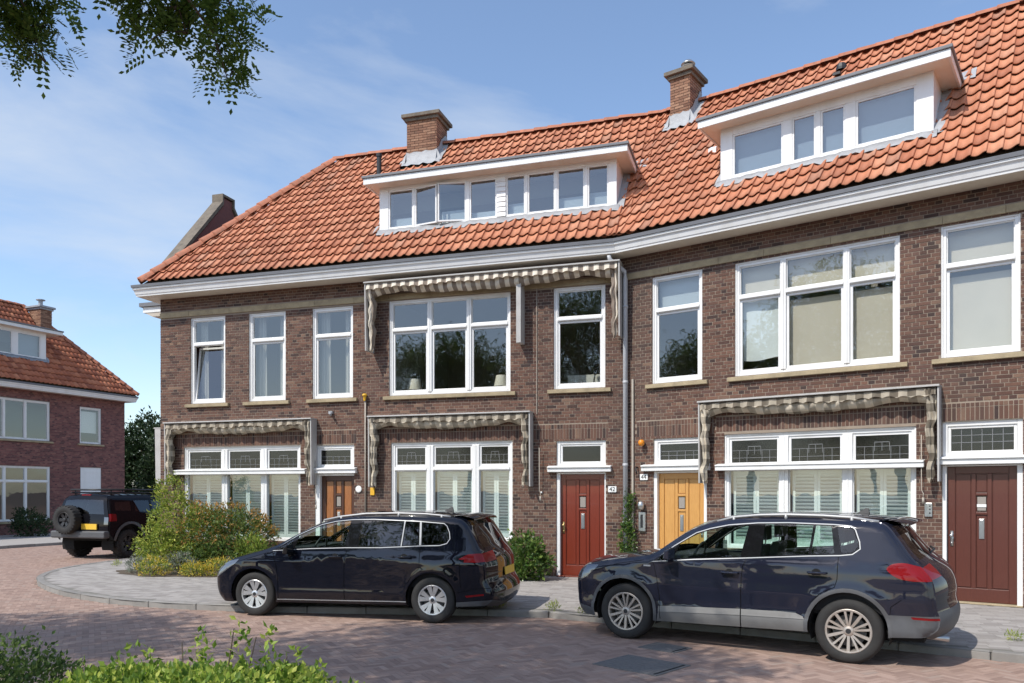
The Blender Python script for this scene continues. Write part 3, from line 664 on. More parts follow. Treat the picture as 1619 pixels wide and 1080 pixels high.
roofR = roof(HR, -1.0, 9.0, YE, ZE, PITCH, DD, skip=[(1.9, 5.62, .64, 1.78), (-.10, .50, 2.62, 3.3)], valley=lambda x, e: x > -(e - .5) * tm - .30, base_s=(-.45, 9.0))

# gable parapet over the side wall
b = MB(); gp = [(-.1, 6.6), (-.06, 7.10), (2.05, 9.50), (2.05, 9.72), (2.42, 9.72), (2.42, 9.50), (4.55, 7.1), (4.55, 6.6)]
b.prism(gp, -11.36, -11.10, lambda u, v, d: (d, u, v)); gw = b.build('gable_wall', M['brick_far'], HL.root)
b = MB(); cp = [(-.10, 7.11), (2.03, 9.53), (2.03, 9.75), (2.44, 9.75), (2.44, 9.53), (4.6, 7.12), (4.6, 7.17), (2.49, 9.59), (2.49, 9.81), (1.98, 9.81), (1.98, 9.60), (-.14, 7.18)]
b.prism(cp, -11.40, -11.06, lambda u, v, d: (d, u, v)); b.build('coping', M['capstone'], gw)

# dormers ---------------------------------------------------------------------
def dormer(H, s0, s1, ins, boards, f0, f1, zb, zt, panes, opened=(), plank=None, bl=None, ztw=7.72, z2w=8.57):
    yf = YE + ins; yb = YE + (8.74 - ZE) / TAN
    b = MB()
    b.hexa([(s0, yf + .02, zb - .05), (s0 + .05, yf + .02, zb - .05), (s0 + .05, yb, 8.62), (s0, yb, 8.62), (s0, yf + .02, 8.68), (s0 + .05, yf + .02, 8.68), (s0 + .05, yb, 8.68), (s0, yb, 8.68)])
    b.hexa([(s1 - .05, yf + .02, zb - .05), (s1, yf + .02, zb - .05), (s1, yb, 8.62), (s1 - .05, yb, 8.62), (s1 - .05, yf + .02, 8.68), (s1, yf + .02, 8.68), (s1, yb, 8.68), (s1 - .05, yb, 8.68)])
    b.box(s0, panes[0][0], yf, yf + .06, zb, 8.70); b.box(panes[-1][1], s1, yf, yf + .06, zb, 8.70)
    b.box(panes[0][0], panes[-1][1], yf + .001, yf + .08, zb + .02, ztw); b.box(panes[0][0], panes[-1][1], yf + .001, yf + .08, z2w, 8.70)
    for (p, q) in zip(panes, panes[1:]): b.box(p[1], q[0], yf + .002, yf + .08, ztw, z2w)
    d = b.build('dormer', M['white'], H.root, bevel=.005)
    b = MB(); b.box(f0, f1, yf - .33, yf - .29, 8.635, 8.765); b.box(f0, f0 + .04, yf - .289, yb + .1, 8.635, 8.765); b.box(f1 - .04, f1, yf - .289, yb + .1, 8.635, 8.765)
    b.build('fascia', M['white'], d, bevel=.006)
    b = MB(); b.box(f0 + .041, f1 - .041, yf - .289, yb + .1, 8.65, 8.705); b.build('soffit', M['cream'], d)
    b = MB(); b.box(f0 - .03, f1 + .03, yf - .36, yb + .2, 8.767, 8.825); b.build('dormer_roof', M['zinc'], d, bevel=.01)
    for i, (p, q) in enumerate(panes):
        w = .035; g = MB(); op = i in opened; yy = yf + .012
        g.box(p, p + w, yy, yy + .045, ztw, z2w); g.box(q - w, q, yy, yy + .045, ztw, z2w); g.box(p + w, q - w, yy + .001, yy + .044, ztw, ztw + w); g.box(p + w, q - w, yy + .001, yy + .044, z2w - w, z2w)
        pn = MB(); pn.box(p + w, q - w, yy + .02, yy + .024, ztw + w, z2w - w)
        loc = (0, 0, 0); rot = (0, 0, 0)
        if op:
            hx = p if opened[i] > 0 else q; ang = -opened[i]
            for m in (g, pn): m.v = [(v[0] - hx, v[1] - yy, v[2]) for v in m.v]
            loc = (hx, yy, 0); rot = (0, 0, ang)
        g.build('sash', M['white'], d, loc=loc, rot=rot, bevel=.004)
        pn.build('pane', M['pane_dormer'], d, loc=loc, rot=rot)
        if bl == 'full': k = MB(); k.box(p, q, yf + .14, yf + .15, ztw, z2w); k.build('blind', M['blind_grey'], d)
        elif bl == 'half' and i in (0, 2, 3, 4, 6, 7):
            k = MB(); k.box(p, q, yf + .16, yf + .17, ztw, ztw + (.26, 0, .30, .20, .30, 0, .3, .34)[i]); k.build('blind', M['blind_white'], d)
    k = MB(); k.box(s0 + .05, s1 - .05, yf + .6, yf + .65, 7.0, 8.6); k.build('dormer_back', M['inner'], d)
    if plank:
        n = 8; h = (z2w - ztw) / n
        for i in range(n):
            k = MB(); k.hexa([(plank[0], yf - .02, ztw + i * h), (plank[1], yf - .02, ztw + i * h), (plank[1], yf + .0, ztw + i * h), (plank[0], yf + .0, ztw + i * h), (plank[0], yf - .006, ztw + (i + 1) * h - .004), (plank[1], yf - .006, ztw + (i + 1) * h - .004), (plank[1], yf, ztw + (i + 1) * h - .004), (plank[0], yf, ztw + (i + 1) * h - .004)]); k.build('plank', M['white'], d)
    # lead apron and side flashings on the tiles
    def rz(e): return ZE + e * TAN
    k = MB(); e0 = ins - .10; n = int((s1 - s0) / .11) + 1; P = []
    for i in range(n + 1):
        x = s0 - .06 + (s1 - s0 + .12) * i / n; wv = .018 * math.sin(i * 2.9) + .012 * math.sin(i * 1.3)
        P.append([(x, YE + e0 - .03 * math.sin(i * .8), rz(e0) + .055 + wv - .03 * math.sin(i * .8) * TAN), (x, YE + ins - .02, rz(ins) + .07 + wv * .4), (x, yf - .006, zb + .07)])
    k.grid([list(r) for r in zip(*P)])
    for (xa, xb) in ((s0 - .15, s0 + .002), (s1 - .002, s1 + .15)):
        Q = []
        for i in range(9):
            e = ins - .06 + (1.85 - ins) * i / 8; o = .02 * math.sin(i * 2.1)
            Q.append([(xa, YE + e, rz(e) + .055 + o), (xb, YE + e, rz(e) + .06 + o)])
        k.grid(Q)
    for (xa, xb) in ((s1 + .10, s1 + .48), (s0 - .40, s0 - .1)):
        k.grid([[(xa, YE + 1.66, rz(1.66) + .08), (xb, YE + 1.70, rz(1.70) + .05)], [(xa, YE + 1.80, rz(1.80) + .09), (xb, YE + 1.92, rz(1.92) + .06)]])
    k.build('flashing', M['leadlight'], d, smooth=True)
    return d
dormer(HL, -5.523, -.163, .70, None, -5.755, .11, 7.60, 8.7, [(-5.30, -4.70), (-4.66, -4.10), (-4.08, -3.45), (-3.37, -2.75), (-2.54, -2.11), (-2.06, -1.46), (-1.42, -.83), (-.77, -.33)], opened={1: R_(9), 2: -R_(11)}, plank=(-2.745, -2.545), bl='half')
dormer(HR, 1.965, 5.545, .685, None, 1.65, 5.83, 7.57, 8.7, [(2.20, 3.13), (3.29, 3.70), (3.78, 4.19), (4.36, 5.29)], bl='full', z2w=8.50)

# chimneys ----------------------------------------------------------------------
def flash(ch, x0, x1, y0, y1, H):
    k = MB(); n = 10
    def rz(y): return ZE + (y - YE) * TAN
    P = [[], [], []]
    for i in range(n + 1):
        x = x0 - .13 + (x1 - x0 + .26) * i / n; w = .02 * math.sin(i * 2.3)
        P[0].append((x, y0 - .15 + .02 * math.sin(i * 1.9), rz(y0 - .15) + .06 + w)); P[1].append((x, y0 - .03, rz(y0 - .03) + .08 + w * .3)); P[2].append((x if x0 - .01 < x < x1 + .01 else min(max(x, x0 - .01), x1 + .01), y0 - .012, rz(y0) + .26 + w))
    k.grid(P)
    for (xa, xb, xc) in ((x1 + .16, x1 + .012, x1 + .013), (x0 - .16, x0 - .012, x0 - .013)):
        k.grid([[(xa, y0 - .1 + (y1 - y0) * i / 5, rz(min(y0 - .1 + (y1 - y0) * i / 5, 2.83)) + .07 + .02 * math.sin(i * 2)) for i in range(6)], [(xb, y0 - .1 + (y1 - y0) * i / 5, rz(min(y0 - .1 + (y1 - y0) * i / 5, 2.83)) + .08) for i in range(6)], [(xc, y0 - .0 + (y1 - y0) * i / 5, rz(min(y0 + (y1 - y0) * i / 5, 2.83)) + .30 - .05 * (i % 2)) for i in range(6)]])
    k.build('flashing', M['leadlight'], ch, smooth=True)
ch = chimney(HL, -5.86, -5.05, 2.36, 3.05, 9.7, 11.28, 'flat'); flash(ch, -5.86, -5.05, 2.36, 3.05, HL)
ch = chimney(HR, -.045, .43, 2.3, 2.95, 9.6, 11.22, 'pot'); flash(ch, -.045, .43, 2.3, 2.95, HR)
b = MB(); b.tube([(-6.50, 2.10, 9.75), (-6.50, 2.10, 10.25)], .06, 10); b.tube([(-6.50, 2.10, 10.251), (-6.50, 2.10, 10.33)], [.075, .075], 10); b.build('vent_pipe', M['dark'], HL.root)
b = MB(); b.lathe([(0, .16), (.08, .13), (.11, .05), (.11, 0)], 10, 'z', (3.58, YE + 2.95, ZE + 2.95 * TAN + .03)); b.box(3.46, 3.60, YE + 2.75, YE + 2.93, ZE + 2.85 * TAN, ZE + 2.85 * TAN + .05); b.build('roof_vent', M['dark'], HR.root)
b = MB(); b.hexa([(-2.0 + 3.37, 1.05, 8.62), (1.53, 1.05, 8.62), (1.53, 1.2, 8.75), (1.37, 1.2, 8.75), (1.37, 1.05, 8.75), (1.53, 1.05, 8.75), (1.53, 1.2, 8.84), (1.37, 1.2, 8.84)]); b.build('roof_vent', M['white'], HR.root)

# awnings -----------------------------------------------------------------------
def fabric(name, a, bcol, cell, checks):
    m, N, L, bs = new_mat(name); t = N.new('ShaderNodeTexCoord'); sp = N.new('ShaderNodeSeparateXYZ'); L.new(t.outputs['Object'], sp.inputs[0])
    def step(o):
        d = N.new('ShaderNodeMath'); d.operation = 'DIVIDE'; d.inputs[1].default_value = cell; f = N.new('ShaderNodeMath'); f.operation = 'FRACT'; g = N.new('ShaderNodeMath'); g.operation = 'GREATER_THAN'; g.inputs[1].default_value = .5
        L.new(o, d.inputs[0]); L.new(d.outputs[0], f.inputs[0]); L.new(f.outputs[0], g.inputs[0]); return g.outputs[0]
    sx = step(sp.outputs['X']); fac = sx
    if checks:
        sz = step(sp.outputs['Z']); ad = N.new('ShaderNodeMath'); ad.operation = 'ADD'; L.new(sx, ad.inputs[0]); L.new(sz, ad.inputs[1]); dv = N.new('ShaderNodeMath'); dv.operation = 'MULTIPLY'; dv.inputs[1].default_value = .5; L.new(ad.outputs[0], dv.inputs[0]); fac = dv.outputs[0]
    nz = N.new('ShaderNodeTexNoise'); nz.inputs['Scale'].default_value = 5; nz.inputs['Detail'].default_value = 5; L.new(t.outputs['Object'], nz.inputs['Vector'])
    mx_ = N.new('ShaderNodeMixRGB'); mx_.inputs['Color1'].default_value = (*a, 1); mx_.inputs['Color2'].default_value = (*bcol, 1); L.new(fac, mx_.inputs['Fac'])
    dk = N.new('ShaderNodeMixRGB'); dk.blend_type = 'MULTIPLY'; dk.inputs['Fac'].default_value = .55; L.new(mx_.outputs[0], dk.inputs['Color1']); L.new(nz.outputs['Color'], dk.inputs['Color2']); L.new(mx_.outputs[0], bs.inputs['Base Color'])
    hv = N.new('ShaderNodeMixRGB'); rr = N.new('ShaderNodeMapRange'); rr.inputs['From Min'].default_value = .45; rr.inputs['From Max'].default_value = .75; rr.inputs['To Max'].default_value = .35; L.new(nz.outputs['Fac'], rr.inputs['Value']); L.new(rr.outputs[0], hv.inputs['Fac']); L.new(mx_.outputs[0], hv.inputs['Color1']); hv.inputs['Color2'].default_value = (.26, .24, .19, 1); L.new(hv.outputs[0], bs.inputs['Base Color'])
    bs.inputs['Roughness'].default_value = .9
    td = N.new('ShaderNodeBsdfTranslucent'); ms = N.new('ShaderNodeMixShader'); ms.inputs[0].default_value = .2; L.new(hv.outputs[0], td.inputs['Color']); L.new(bs.outputs[0], ms.inputs[1]); L.new(td.outputs[0], ms.inputs[2]); L.new(ms.outputs[0], N['Material Output'].inputs['Surface'])
    return m
M['fab_up'] = fabric('cream and taupe striped canvas', (.90, .81, .67), (.31, .25, .20), .21, False)
M['fab'] = fabric('grey beige checked canvas', (.76, .67, .53), (.17, .14, .105), .26, True)
def awning(H, s0, s1, zt, zl, label, mat='fab', dep=.25, post=None, zb_board=None, group='folded awnings on the brick fronts', inner_board=False):
    W = s1 - s0; base = H.w(s0, 0, zt); t = thing('folded_awning', label, 'awning', base, H.rz, group)
    b = MB(); b.box(-.03, W + .03, -dep - .03, -.003, 0, .03); b.build('top_board', M['grey_post'], t, bevel=.004)
    zbd = (zb_board if zb_board is not None else zl) - zt
    offs = (.10, W - .125) if inner_board else (-.02, W - .005)
    for k, x in enumerate(offs):
        g = MB(); g.hexa([(x, -dep * .92, zbd), (x + .028, -dep * .92, zbd), (x + .028, -.004, zbd), (x, -.004, zbd), (x, -dep, -.002), (x + .028, -dep, -.002), (x + .028, -.004, -.002), (x, -.004, -.002)]); g.build('side_board', M['grey_post'], t, bevel=.003)
    if post is not None:
        g = MB(); x = post - s0; g.box(x, x + .10, -dep * .7, -.004, zbd, -.05); g.build('centre_post', M['grey_post'], t, bevel=.004)
    n = int(W / .035); fm = M[mat]; rr = random.Random(int(abs(s0) * 100))
    ph = [rr.uniform(0, 6) for _ in range(6)]
    v = MB(); P = []
    for k in range(6):
        row = []
        for i in range(n + 1):
            u = i / n; x = .03 + (W - .06) * u; sc = abs(math.sin(x * math.pi / .21)) * .03
            zz = -.02 - (.125 - sc + .012 * math.sin(x * 5 + ph[0])) * k / 5
            yy = -dep + .015 - .022 * math.sin(x * 2 * math.pi / .21) * k / 5 - .02 * k / 5
            row.append((x, yy, zz))
        P.append(row)
    v.grid(P); v.build('valance', fm, t, smooth=True)
    v = MB(); P = []
    def sag(u):
        if u < .13: return .10 + .11 * (1 - u / .13) ** 1.2
        if u > .87: return .10 + .11 * ((u - .87) / .13) ** 1.2
        return .10 + .11 * math.sin(math.pi * (u - .13) / .74) ** .7
    for k in range(9):
        a = k / 8; row = []
        for i in range(n + 1):
            u = i / n; x = .05 + (W - .10) * u; s = sag(u) + .012 * math.sin(x * 11 + ph[1])
            zz = -.06 - s * math.sin(a * math.pi * .5) - .02 * (a > .9) + (.025 * (1 - a))
            yy = -dep * .80 + .10 * a + (.016 * math.sin(x * 33 + a * 2 + ph[2]) + .013 * math.sin(x * 57 + ph[3] - a * 3) + .012 * math.sin(x * 17 + a * 4 + ph[4])) * math.sin(a * 3.1) - .05 * math.sin(math.pi * a)
            row.append((x, yy, zz))
        P.append(row)
    P.append([(p[0], p[1] + .08, p[2] + .05) for p in P[-1]])
    v.grid(P); v.build('swag', fm, t, smooth=True)
    hl = zl - zt
    for sd in (0, 1):
        v = MB(); P = []; m = 36; nf = 30
        for k in range(m + 1):
            a = k / m; z = -.03 + (hl + .10) * a
            wv = .016 * math.sin(a * 13 + ph[2 + sd]) + .009 * math.sin(a * 29 + ph[3])
            r = (.080 - .030 * a) * (1 + .10 * math.sin(a * 17 + ph[4 + sd])); row = []
            for i in range(nf + 1):
                th = 2 * math.pi * i / nf; cx_ = (.085 if not sd else W - .10) + wv
                rr_ = r * (1 + .30 * math.sin(5 * th + 2.2 * math.sin(a * 7 + ph[1])) + .14 * math.sin(9 * th + a * 11 + ph[5]))
                row.append((cx_ + rr_ * .85 * math.cos(th), -dep * .62 + wv * .8 + rr_ * 1.25 * math.sin(th), z + .035 * math.sin(th * 2 + ph[0]) * a - (.06 * abs(math.sin(2.5 * th)) if k == m else 0)))
            P.append(row)
        v.grid(P); v.build('side_drape', fm, t, smooth=True)
    return t
awning(HL, -5.555, -.02, 6.365, 4.91, 'long cream and taupe striped awning folded up across the first floor under the gutter', 'fab_up', dep=.42, post=-2.16, inner_board=False)
awning(HL, -11.0, -7.02, 3.475, 2.0, 'checked awning folded above the corner window behind the tall bush', dep=.25)
awning(HL, -5.56, -1.90, 3.475, 1.95, 'checked awning folded above the shuttered window left of the red door', dep=.25)
awning(HR, 1.72, 5.66, 3.49, 2.0, 'checked awning folded between the yellow door and the dark brown door', dep=.25)
SH = House(None, HL.w(-11.34, 3.2, 0), RZL - math.pi / 2)
awning(SH, .35, 3.0, 3.40, 2.05, 'narrow folded awning on the side wall at the far left corner of the brick house', dep=.33)

# fixtures on the fronts ------------------------------------------------------------
def fix(H, name, label, cat, s, z, mb, mat, smooth=False, bevel=0, group=None):
    o = mb.build(name, mat, None, smooth, H.w(s, 0, z), (0, 0, H.rz), bevel); return tag(o, label, cat, group)
b = MB(); b.tube([(-.06, -.46, 6.50), (-.06, -.44, 6.42), (.10, -.12, 6.22), (.10, -.085, 6.08), (.10, -.085, .12)], .048, 12)
dp = fix(HR, 'drainpipe', 'grey drainpipe with a swan neck running down the corner between the two fronts', 'drainpipe', 0, 0, b, M['pvc'], True)
for z in (5.5, 4.0, 2.35, 1.2): k = MB(); k.lathe([(.05, z), (.056, z + .005), (.056, z + .05), (.05, z + .055)], 12, 'z', (.10, -.085, 0)); k.build('collar', M['pvc'], dp, True)
b = MB(); b.box(-.02, .02, -.045, -.003, .3 - .3, 3.78); fix(HR, 'wall_batten', 'thin grey wooden batten beside the drainpipe', 'batten', .235, .3, b, M['batten'])
b = MB(); b.tube([(0, -.012, 0), (0, -.012, 2.75)], .008, 6); fix(HL, 'wall_cable', 'thin cable running up the brickwork left of the red door', 'cable', -1.796, 3.45, b, M['batten'])
b = MB(); b.tube([(0, -.03, 0), (0, -.03, 2.7)], .018, 8); o = fix(HL, 'vent_tube', 'thin grey tube with a yellow cap on the wall between the two lower awnings', 'tube', -5.755, 1.2, b, M['batten'], True)
k = MB(); k.lathe([(.022, 2.66), (.03, 2.70), (.034, 2.76), (.055, 2.775), (.055, 2.80), (.034, 2.82), (0, 2.825)], 14, 'z', (0, -.06, 0)); k.build('cap', M['yellow'], o, True)
b = MB(); b.box(-.05, .05, -.03, -.003, -.085, .085); o = fix(HL, 'wall_sign', 'small yellow enamel sign under the awning left of the shuttered window', 'sign', -5.585, 1.85, b, M['yellow'], bevel=.004)
b = MB(); b.lathe([(.075, -.003), (.075, -.02), (.06, -.026), (0, -.026)], 18, 'y'); fix(HL, 'wall_plaque', 'round white enamel plaque beside the oak door', 'plaque', -5.93, 1.90, b, M['plate_w'])
def number(H, s, z, txt, label):
    b = MB(); b.box(-.085, .085, -.02, -.003, -.06, .06); o = fix(H, 'number_plate', label, 'house number', s, z, b, M['plate_w'], bevel=.005, group='white house number plates')
    cu = bpy.data.curves.new('number', 'FONT'); cu.body = txt; cu.size = .12; cu.align_x = 'CENTER'; cu.align_y = 'CENTER'; cu.extrude = .0015; cu.materials.append(M['dark'])
    tmp = bpy.data.objects.new('number', cu); C.objects.link(tmp); me = bpy.data.meshes.new_from_object(tmp); bpy.data.objects.remove(tmp); n = link('number', me, o); n.location = (0, -.0222, 0); n.rotation_euler = (R_(90), 0, 0)
number(HL, -.215, 1.89, '42', 'white house number plate reading 42 beside the red door')
number(HR, .47, 2.13, '44', 'white house number plate left of the yellow door')
b = MB(); b.lathe([(.045, -.003), (.045, -.02), (.02, -.03), (.02, -.10)], 12, 'y'); o = fix(HR, 'wall_lamp', 'orange glass wall lamp above left of the yellow door', 'lamp', .465, 2.78, b, M['dark'], True)
k = MB(); k.lathe([(0, -.065), (.045, -.05), (.062, -.01), (.058, .035), (.035, .06), (0, .064)], 16, 'z', (0, -.11, .02)); k.build('globe', M['orange'], o, True)
b = MB(); b.box(-.075, .075, -.05, -.003, -.19, .19); o = fix(HR, 'intercom', 'silver intercom panel with a dark slot beside the yellow door', 'intercom', .445, 1.25, b, M['steel'], bevel=.006)
k = MB(); k.box(-.03, .02, -.056, -.0505, -.12, .14); k.build('slot', M['dark'], o)
b = MB(); b.lathe([(.035, -.06), (.06, -.05), (.07, .02), (.06, .08), (.02, .11), (0, .112)], 16, 'z', (0, -.09, 0)); b.box(-.03, .03, -.06, -.003, -.03, .05); o = fix(HR, 'wall_lamp', 'small silver outdoor lamp above the intercom', 'lamp', .445, 1.55, b, M['steel'], True)
b = MB(); b.box(-.055, .055, -.03, -.003, -.11, .11); o = fix(HR, 'doorbell', 'grey doorbell panel between the awning and the dark brown door', 'doorbell', 5.50, 1.55, b, M['steel'], bevel=.006)
for z in (-.05, .01, .06): k = MB(); k.lathe([(.012, -.031), (.012, -.036), (0, -.037)], 10, 'y', (.02, 0, z)); k.build('button', M['dark'], o)
b = MB(); b.lathe([(.03, -.003), (.03, -.012), (.012, -.02), (0, -.022)], 12, 'y'); fix(HL, 'doorbell', 'small round doorbell on the brick left of the red door', 'doorbell', -1.70, 1.82, b, M['steel'], True)
b = MB(); b.box(-.05, .05, -.06, -.003, -.03, .03); b.tube([(0, -.06, 0), (.06, -.14, -.06)], .028, 10); fix(HL, 'security_camera', 'small grey security camera on the wall above the oak door', 'camera', -6.62, 3.63, b, M['lead'])
for (H, s, z, l) in ((HR, 5.41, 1.75, 'thin awning crank rod hanging at the right end of the checked awning'), (HL, -1.72, 1.75, 'thin awning crank rod hanging right of the shuttered window'), (HL, -6.98, 1.55, 'thin awning crank rod hanging left of the oak door')):
    b = MB(); b.tube([(0, -.10, 1.0), (0, -.09, .12), (.03, -.10, .06), (.03, -.12, 0)], .008, 6); b.tube([(.03, -.12, -.002), (.03, -.12, -.10)], .018, 8); fix(H, 'crank_rod', l, 'crank rod', s, z, b, M['batten'], True, group='awning crank rods')
b = MB(); b.tube([(0, -.003, 0), (0, -.07, .01), (.01, -.10, -.05), (.03, -.10, -.13)], .016, 8); fix(HR, 'wall_hook', 'dark iron hook on the wall beside the drainpipe', 'hook', .33, 2.32, b, M['dark'], True)

# lamps and furniture seen behind the first-floor glass
for s, l in ((-4.82, 'cream table lamp behind the left pane of the wide upper window'), (-2.75, 'cream table lamp behind the right pane of the wide upper window')):
    t = thing('table_lamp', l, 'lamp', HL.w(s, .55, 3.98), HL.rz, 'lamps on the window sill')
    b = MB(); b.lathe([(.0, 0), (.09, .01), (.05, .06), (.02, .16), (.02, .24)], 14, 'z'); b.build('base', M['curtain'], t, True)
    b = MB(); b.lathe([(.17, .16), (.12, .40)], 18, 'z'); b.build('lamp_shade', M['lampshade'], t, True)
    b = MB(); b.box(-.4, .4, -.2, .25, -.56, 0); o = b.build('side_table', M['innerfloor'], None, False, HL.w(s, .55, 3.979), (0, 0, HL.rz)); tag(o, 'low dark table under the %s lamp of the wide upper window' % ('left' if s < -4 else 'right'), 'table', 'tables behind the upper window')
b = MB(); b.box(-.42, .42, 0, .35, -.3, .62); o = b.build('cabinet', M['furn'], None, False, HL.w(-.90, .75, 3.72), (0, 0, HL.rz)); tag(o, 'pale cabinet behind the tall upper window over the red door', 'cabinet')
b = MB(); b.tube([(-.3, 0, .30), (-.05, -.02, .42), (.22, 0, .30), (.36, 0, .34)], .02, 8); b.tube([(.22, 0, .30), (.26, 0, .62)], .015, 8); b.lathe([(.02, .56), (.07, .66)], 10, 'z', (.26, 0, 0)); b.lathe([(0, .28), (.05, .30), (.05, .36), (0, .38)], 10, 'z', (.22, 0, 0)); o = b.build('desk_lamp', M['dark'], None, True, HL.w(-.95, .60, 3.75), (0, 0, HL.rz)); tag(o, 'dark jointed desk lamp in the tall upper window over the red door', 'lamp')
# ------------------------------------------------------------------ house across the side street
RZF = math.atan2(.91787, .39689); COF = Vector((-18.196, 37.136, 0))
HF = House(thing('brick_house', 'plum coloured brick house across the side street behind the parked off-roader', 'house', COF, RZF), COF, RZF)
opF = [(-6.9, -3.76, 4.0, 5.66), (-2.34, -1.26, 4.0, 5.62), (-6.9, -3.75, .64, 2.91), (-2.31, -1.25, .95, 2.93), (-11.4, -8.4, 4.0, 5.66), (-11.4, -8.4, .64, 2.91)]
wf = wall_sheet(-14, 0, 0, 6.1, opF).build('wall', M['mortar_dk'], HF.root)
lay_bricks(HF, wf, brick_rects(-14, 0, .03, 6.08, opF), M['brick_far'], 0)
b = MB(); b.box(-14, 0, 4.6, 4.7, 0, 6.1); b.box(-14, 0, .24, 4.6, 6.0, 6.1); b.box(-14, 0, .24, 4.6, 3.2, 3.4); b.box(-14, 0, .24, 4.6, 0, .1); b.box(-.24, -.02, .24, 7, 0, 6.05); b.box(-14, -13.8, .24, 7, 0, 6.05); b.box(-14, -.02, 6.9, 7.1, 0, 6.05); b.build('interior', M['inner'], HF.root)
window(HF, *opF[0], cols=(-5.72, -4.82), sash_low=False); window(HF, *opF[4], cols=(-10.4, -9.4), sash_low=False)
window(HF, *opF[1], sash_low=False, inside=blind('blind_white', .7))
window(HF, *opF[2], cols=(-5.70, -4.80), trans=2.28, sash_low=False, ledge=.0); window(HF, *opF[5], cols=(-10.4, -9.4), trans=2.28, sash_low=False)
b = MB(); b.box(-2.31, -1.25, .03, .08, .95, 2.93); ps = b.build('roller_shutter', M['white'], HF.root)
for i in range(9):
    k = MB(); z = .96 + i * .217; k.hexa([(-2.29, .018, z), (-1.27, .018, z), (-1.27, .03, z), (-2.29, .03, z), (-2.29, .024, z + .21), (-1.27, .024, z + .21), (-1.27, .03, z + .21), (-2.29, .03, z + .21)]); k.build('slat', M['white'], ps)
dz = -.47
profF = [(o, z + dz, m) for o, z, m in prof]
gutter(HF, profF, [(-14, 0, 0, -1), (.0, 0, .5, -1)], [M['white'], M['cream'], M['zinc']])
gutter(HF, profF, [(.0, 0, .5, -1), (.0, 7, .5, 0)], [M['white'], M['cream'], M['zinc']])
_ze = ZE; ZE = 6.36
roof(HF, -14, .32, YE, ZE, PITCH, DD, skip=[(-10.6, -3.55, .92, 2.06), (-2.97, -2.32, 2.15, 3.05)], hipR=True, mat='tile_far', single=0)
dormer(HF, -10.6, -3.60, .96, None, -11.0, -3.05, 7.43, 8.7, [(-10.2, -9.3), (-9.1, -8.2), (-8.0, -7.1), (-6.9, -5.1), (-4.86, -3.86)], bl=None, ztw=7.55, z2w=8.5)
b = MB(); b.box(-4.85, -3.87, .62, .63, 7.56, 8.49); b.build('blind', M['blind_grey'], HF.root)
ZE = _ze
chimney(HF, -2.92, -2.37, 1.75, 2.5, 8.3, 10.12, 'far')

# ------------------------------------------------------------------ ground, road, pavement
b = MB(); b.quad((-900, -900, -.06), (900, -900, -.06), (900, 900, -.06), (-900, 900, -.06)); tag(b.build('ground', M['asph']), kind='structure')
road = tag((lambda q: (q.quad((-60, -40, -.002), (60, -40, -.002), (60, 90, -.002), (-60, 90, -.002)), q.build('road', M['sand']))[1])(MB()), kind='structure')
kerb = [(11.9, 3.73), (8.3, 6.38), (5.475, 8.454), (3.6, 9.75), (1.9, 10.80), (1.0, 11.2), (.50, 11.60), (-1.0, 11.78), (-2.6, 11.93), (-4.31, 12.12), (-6.18, 12.68), (-7.75, 13.75), (-8.9, 14.95), (-9.70, 16.05), (-10.20, 17.2), (-10.48, 18.6), (-10.2, 20.4), (-9.75, 22.0), (-8.6, 25.0), (-6.8, 30.0)]
kl = [(p.x, p.y) for p in smooth_line([(x, y, 0) for x, y in kerb], 2)]
pav_poly = kl + [(0, 32), (20, 20), (20, 3)]
ZP = .09
b = MB()
from mathutils.geometry import tessellate_polygon
tr = tessellate_polygon([[Vector((x, y, 0)) for x, y in pav_poly]])
b.add([(x, y, ZP - .002) for x, y in pav_poly], [tuple(t) for t in tr]); pave = tag(b.build('pavement', M['gsand']), kind='structure')
# kerb stones along the edge
def kerbstones(line, parent, wid=.13, top=ZP + .004):
    acc = 0; seg = [line[0]]; pts = [Vector((x, y)) for x, y in line]; out = []; cur = [pts[0]]; L = 0
    for a, c in zip(pts, pts[1:]):
        d = (c - a).length
        while L + d >= .92:
            t = (.92 - L) / d; q = a.lerp(c, t); cur.append(q); out.append(cur); cur = [q]; a = q; d = (c - a).length; L = 0
        L += d; cur.append(c)
    for s in out:
        p, q = s[0], s[-1]; u = (q - p).normalized(); n = Vector((u.y, -u.x)); n = n if True else -n
        mb = MB(); p2, q2 = p + u * .004, q - u * .004; j = random.uniform(-.004, .004)
        A = [p2, q2, q2 + n * wid, p2 + n * wid]
        mb.hexa([(v.x, v.y, -.05) for v in A] + [(v.x, v.y, top + j) for v in A]); mb.f = mb.f
        o = mb.build('kerb_stone', M['kerb'], parent); bm = bmesh.new(); bm.from_mesh(o.data); bmesh.ops.recalc_face_normals(bm, faces=bm.faces); bm.to_mesh(o.data); bm.free(); add_bevel(o, .012, 1)
kerbstones(kl, pave)
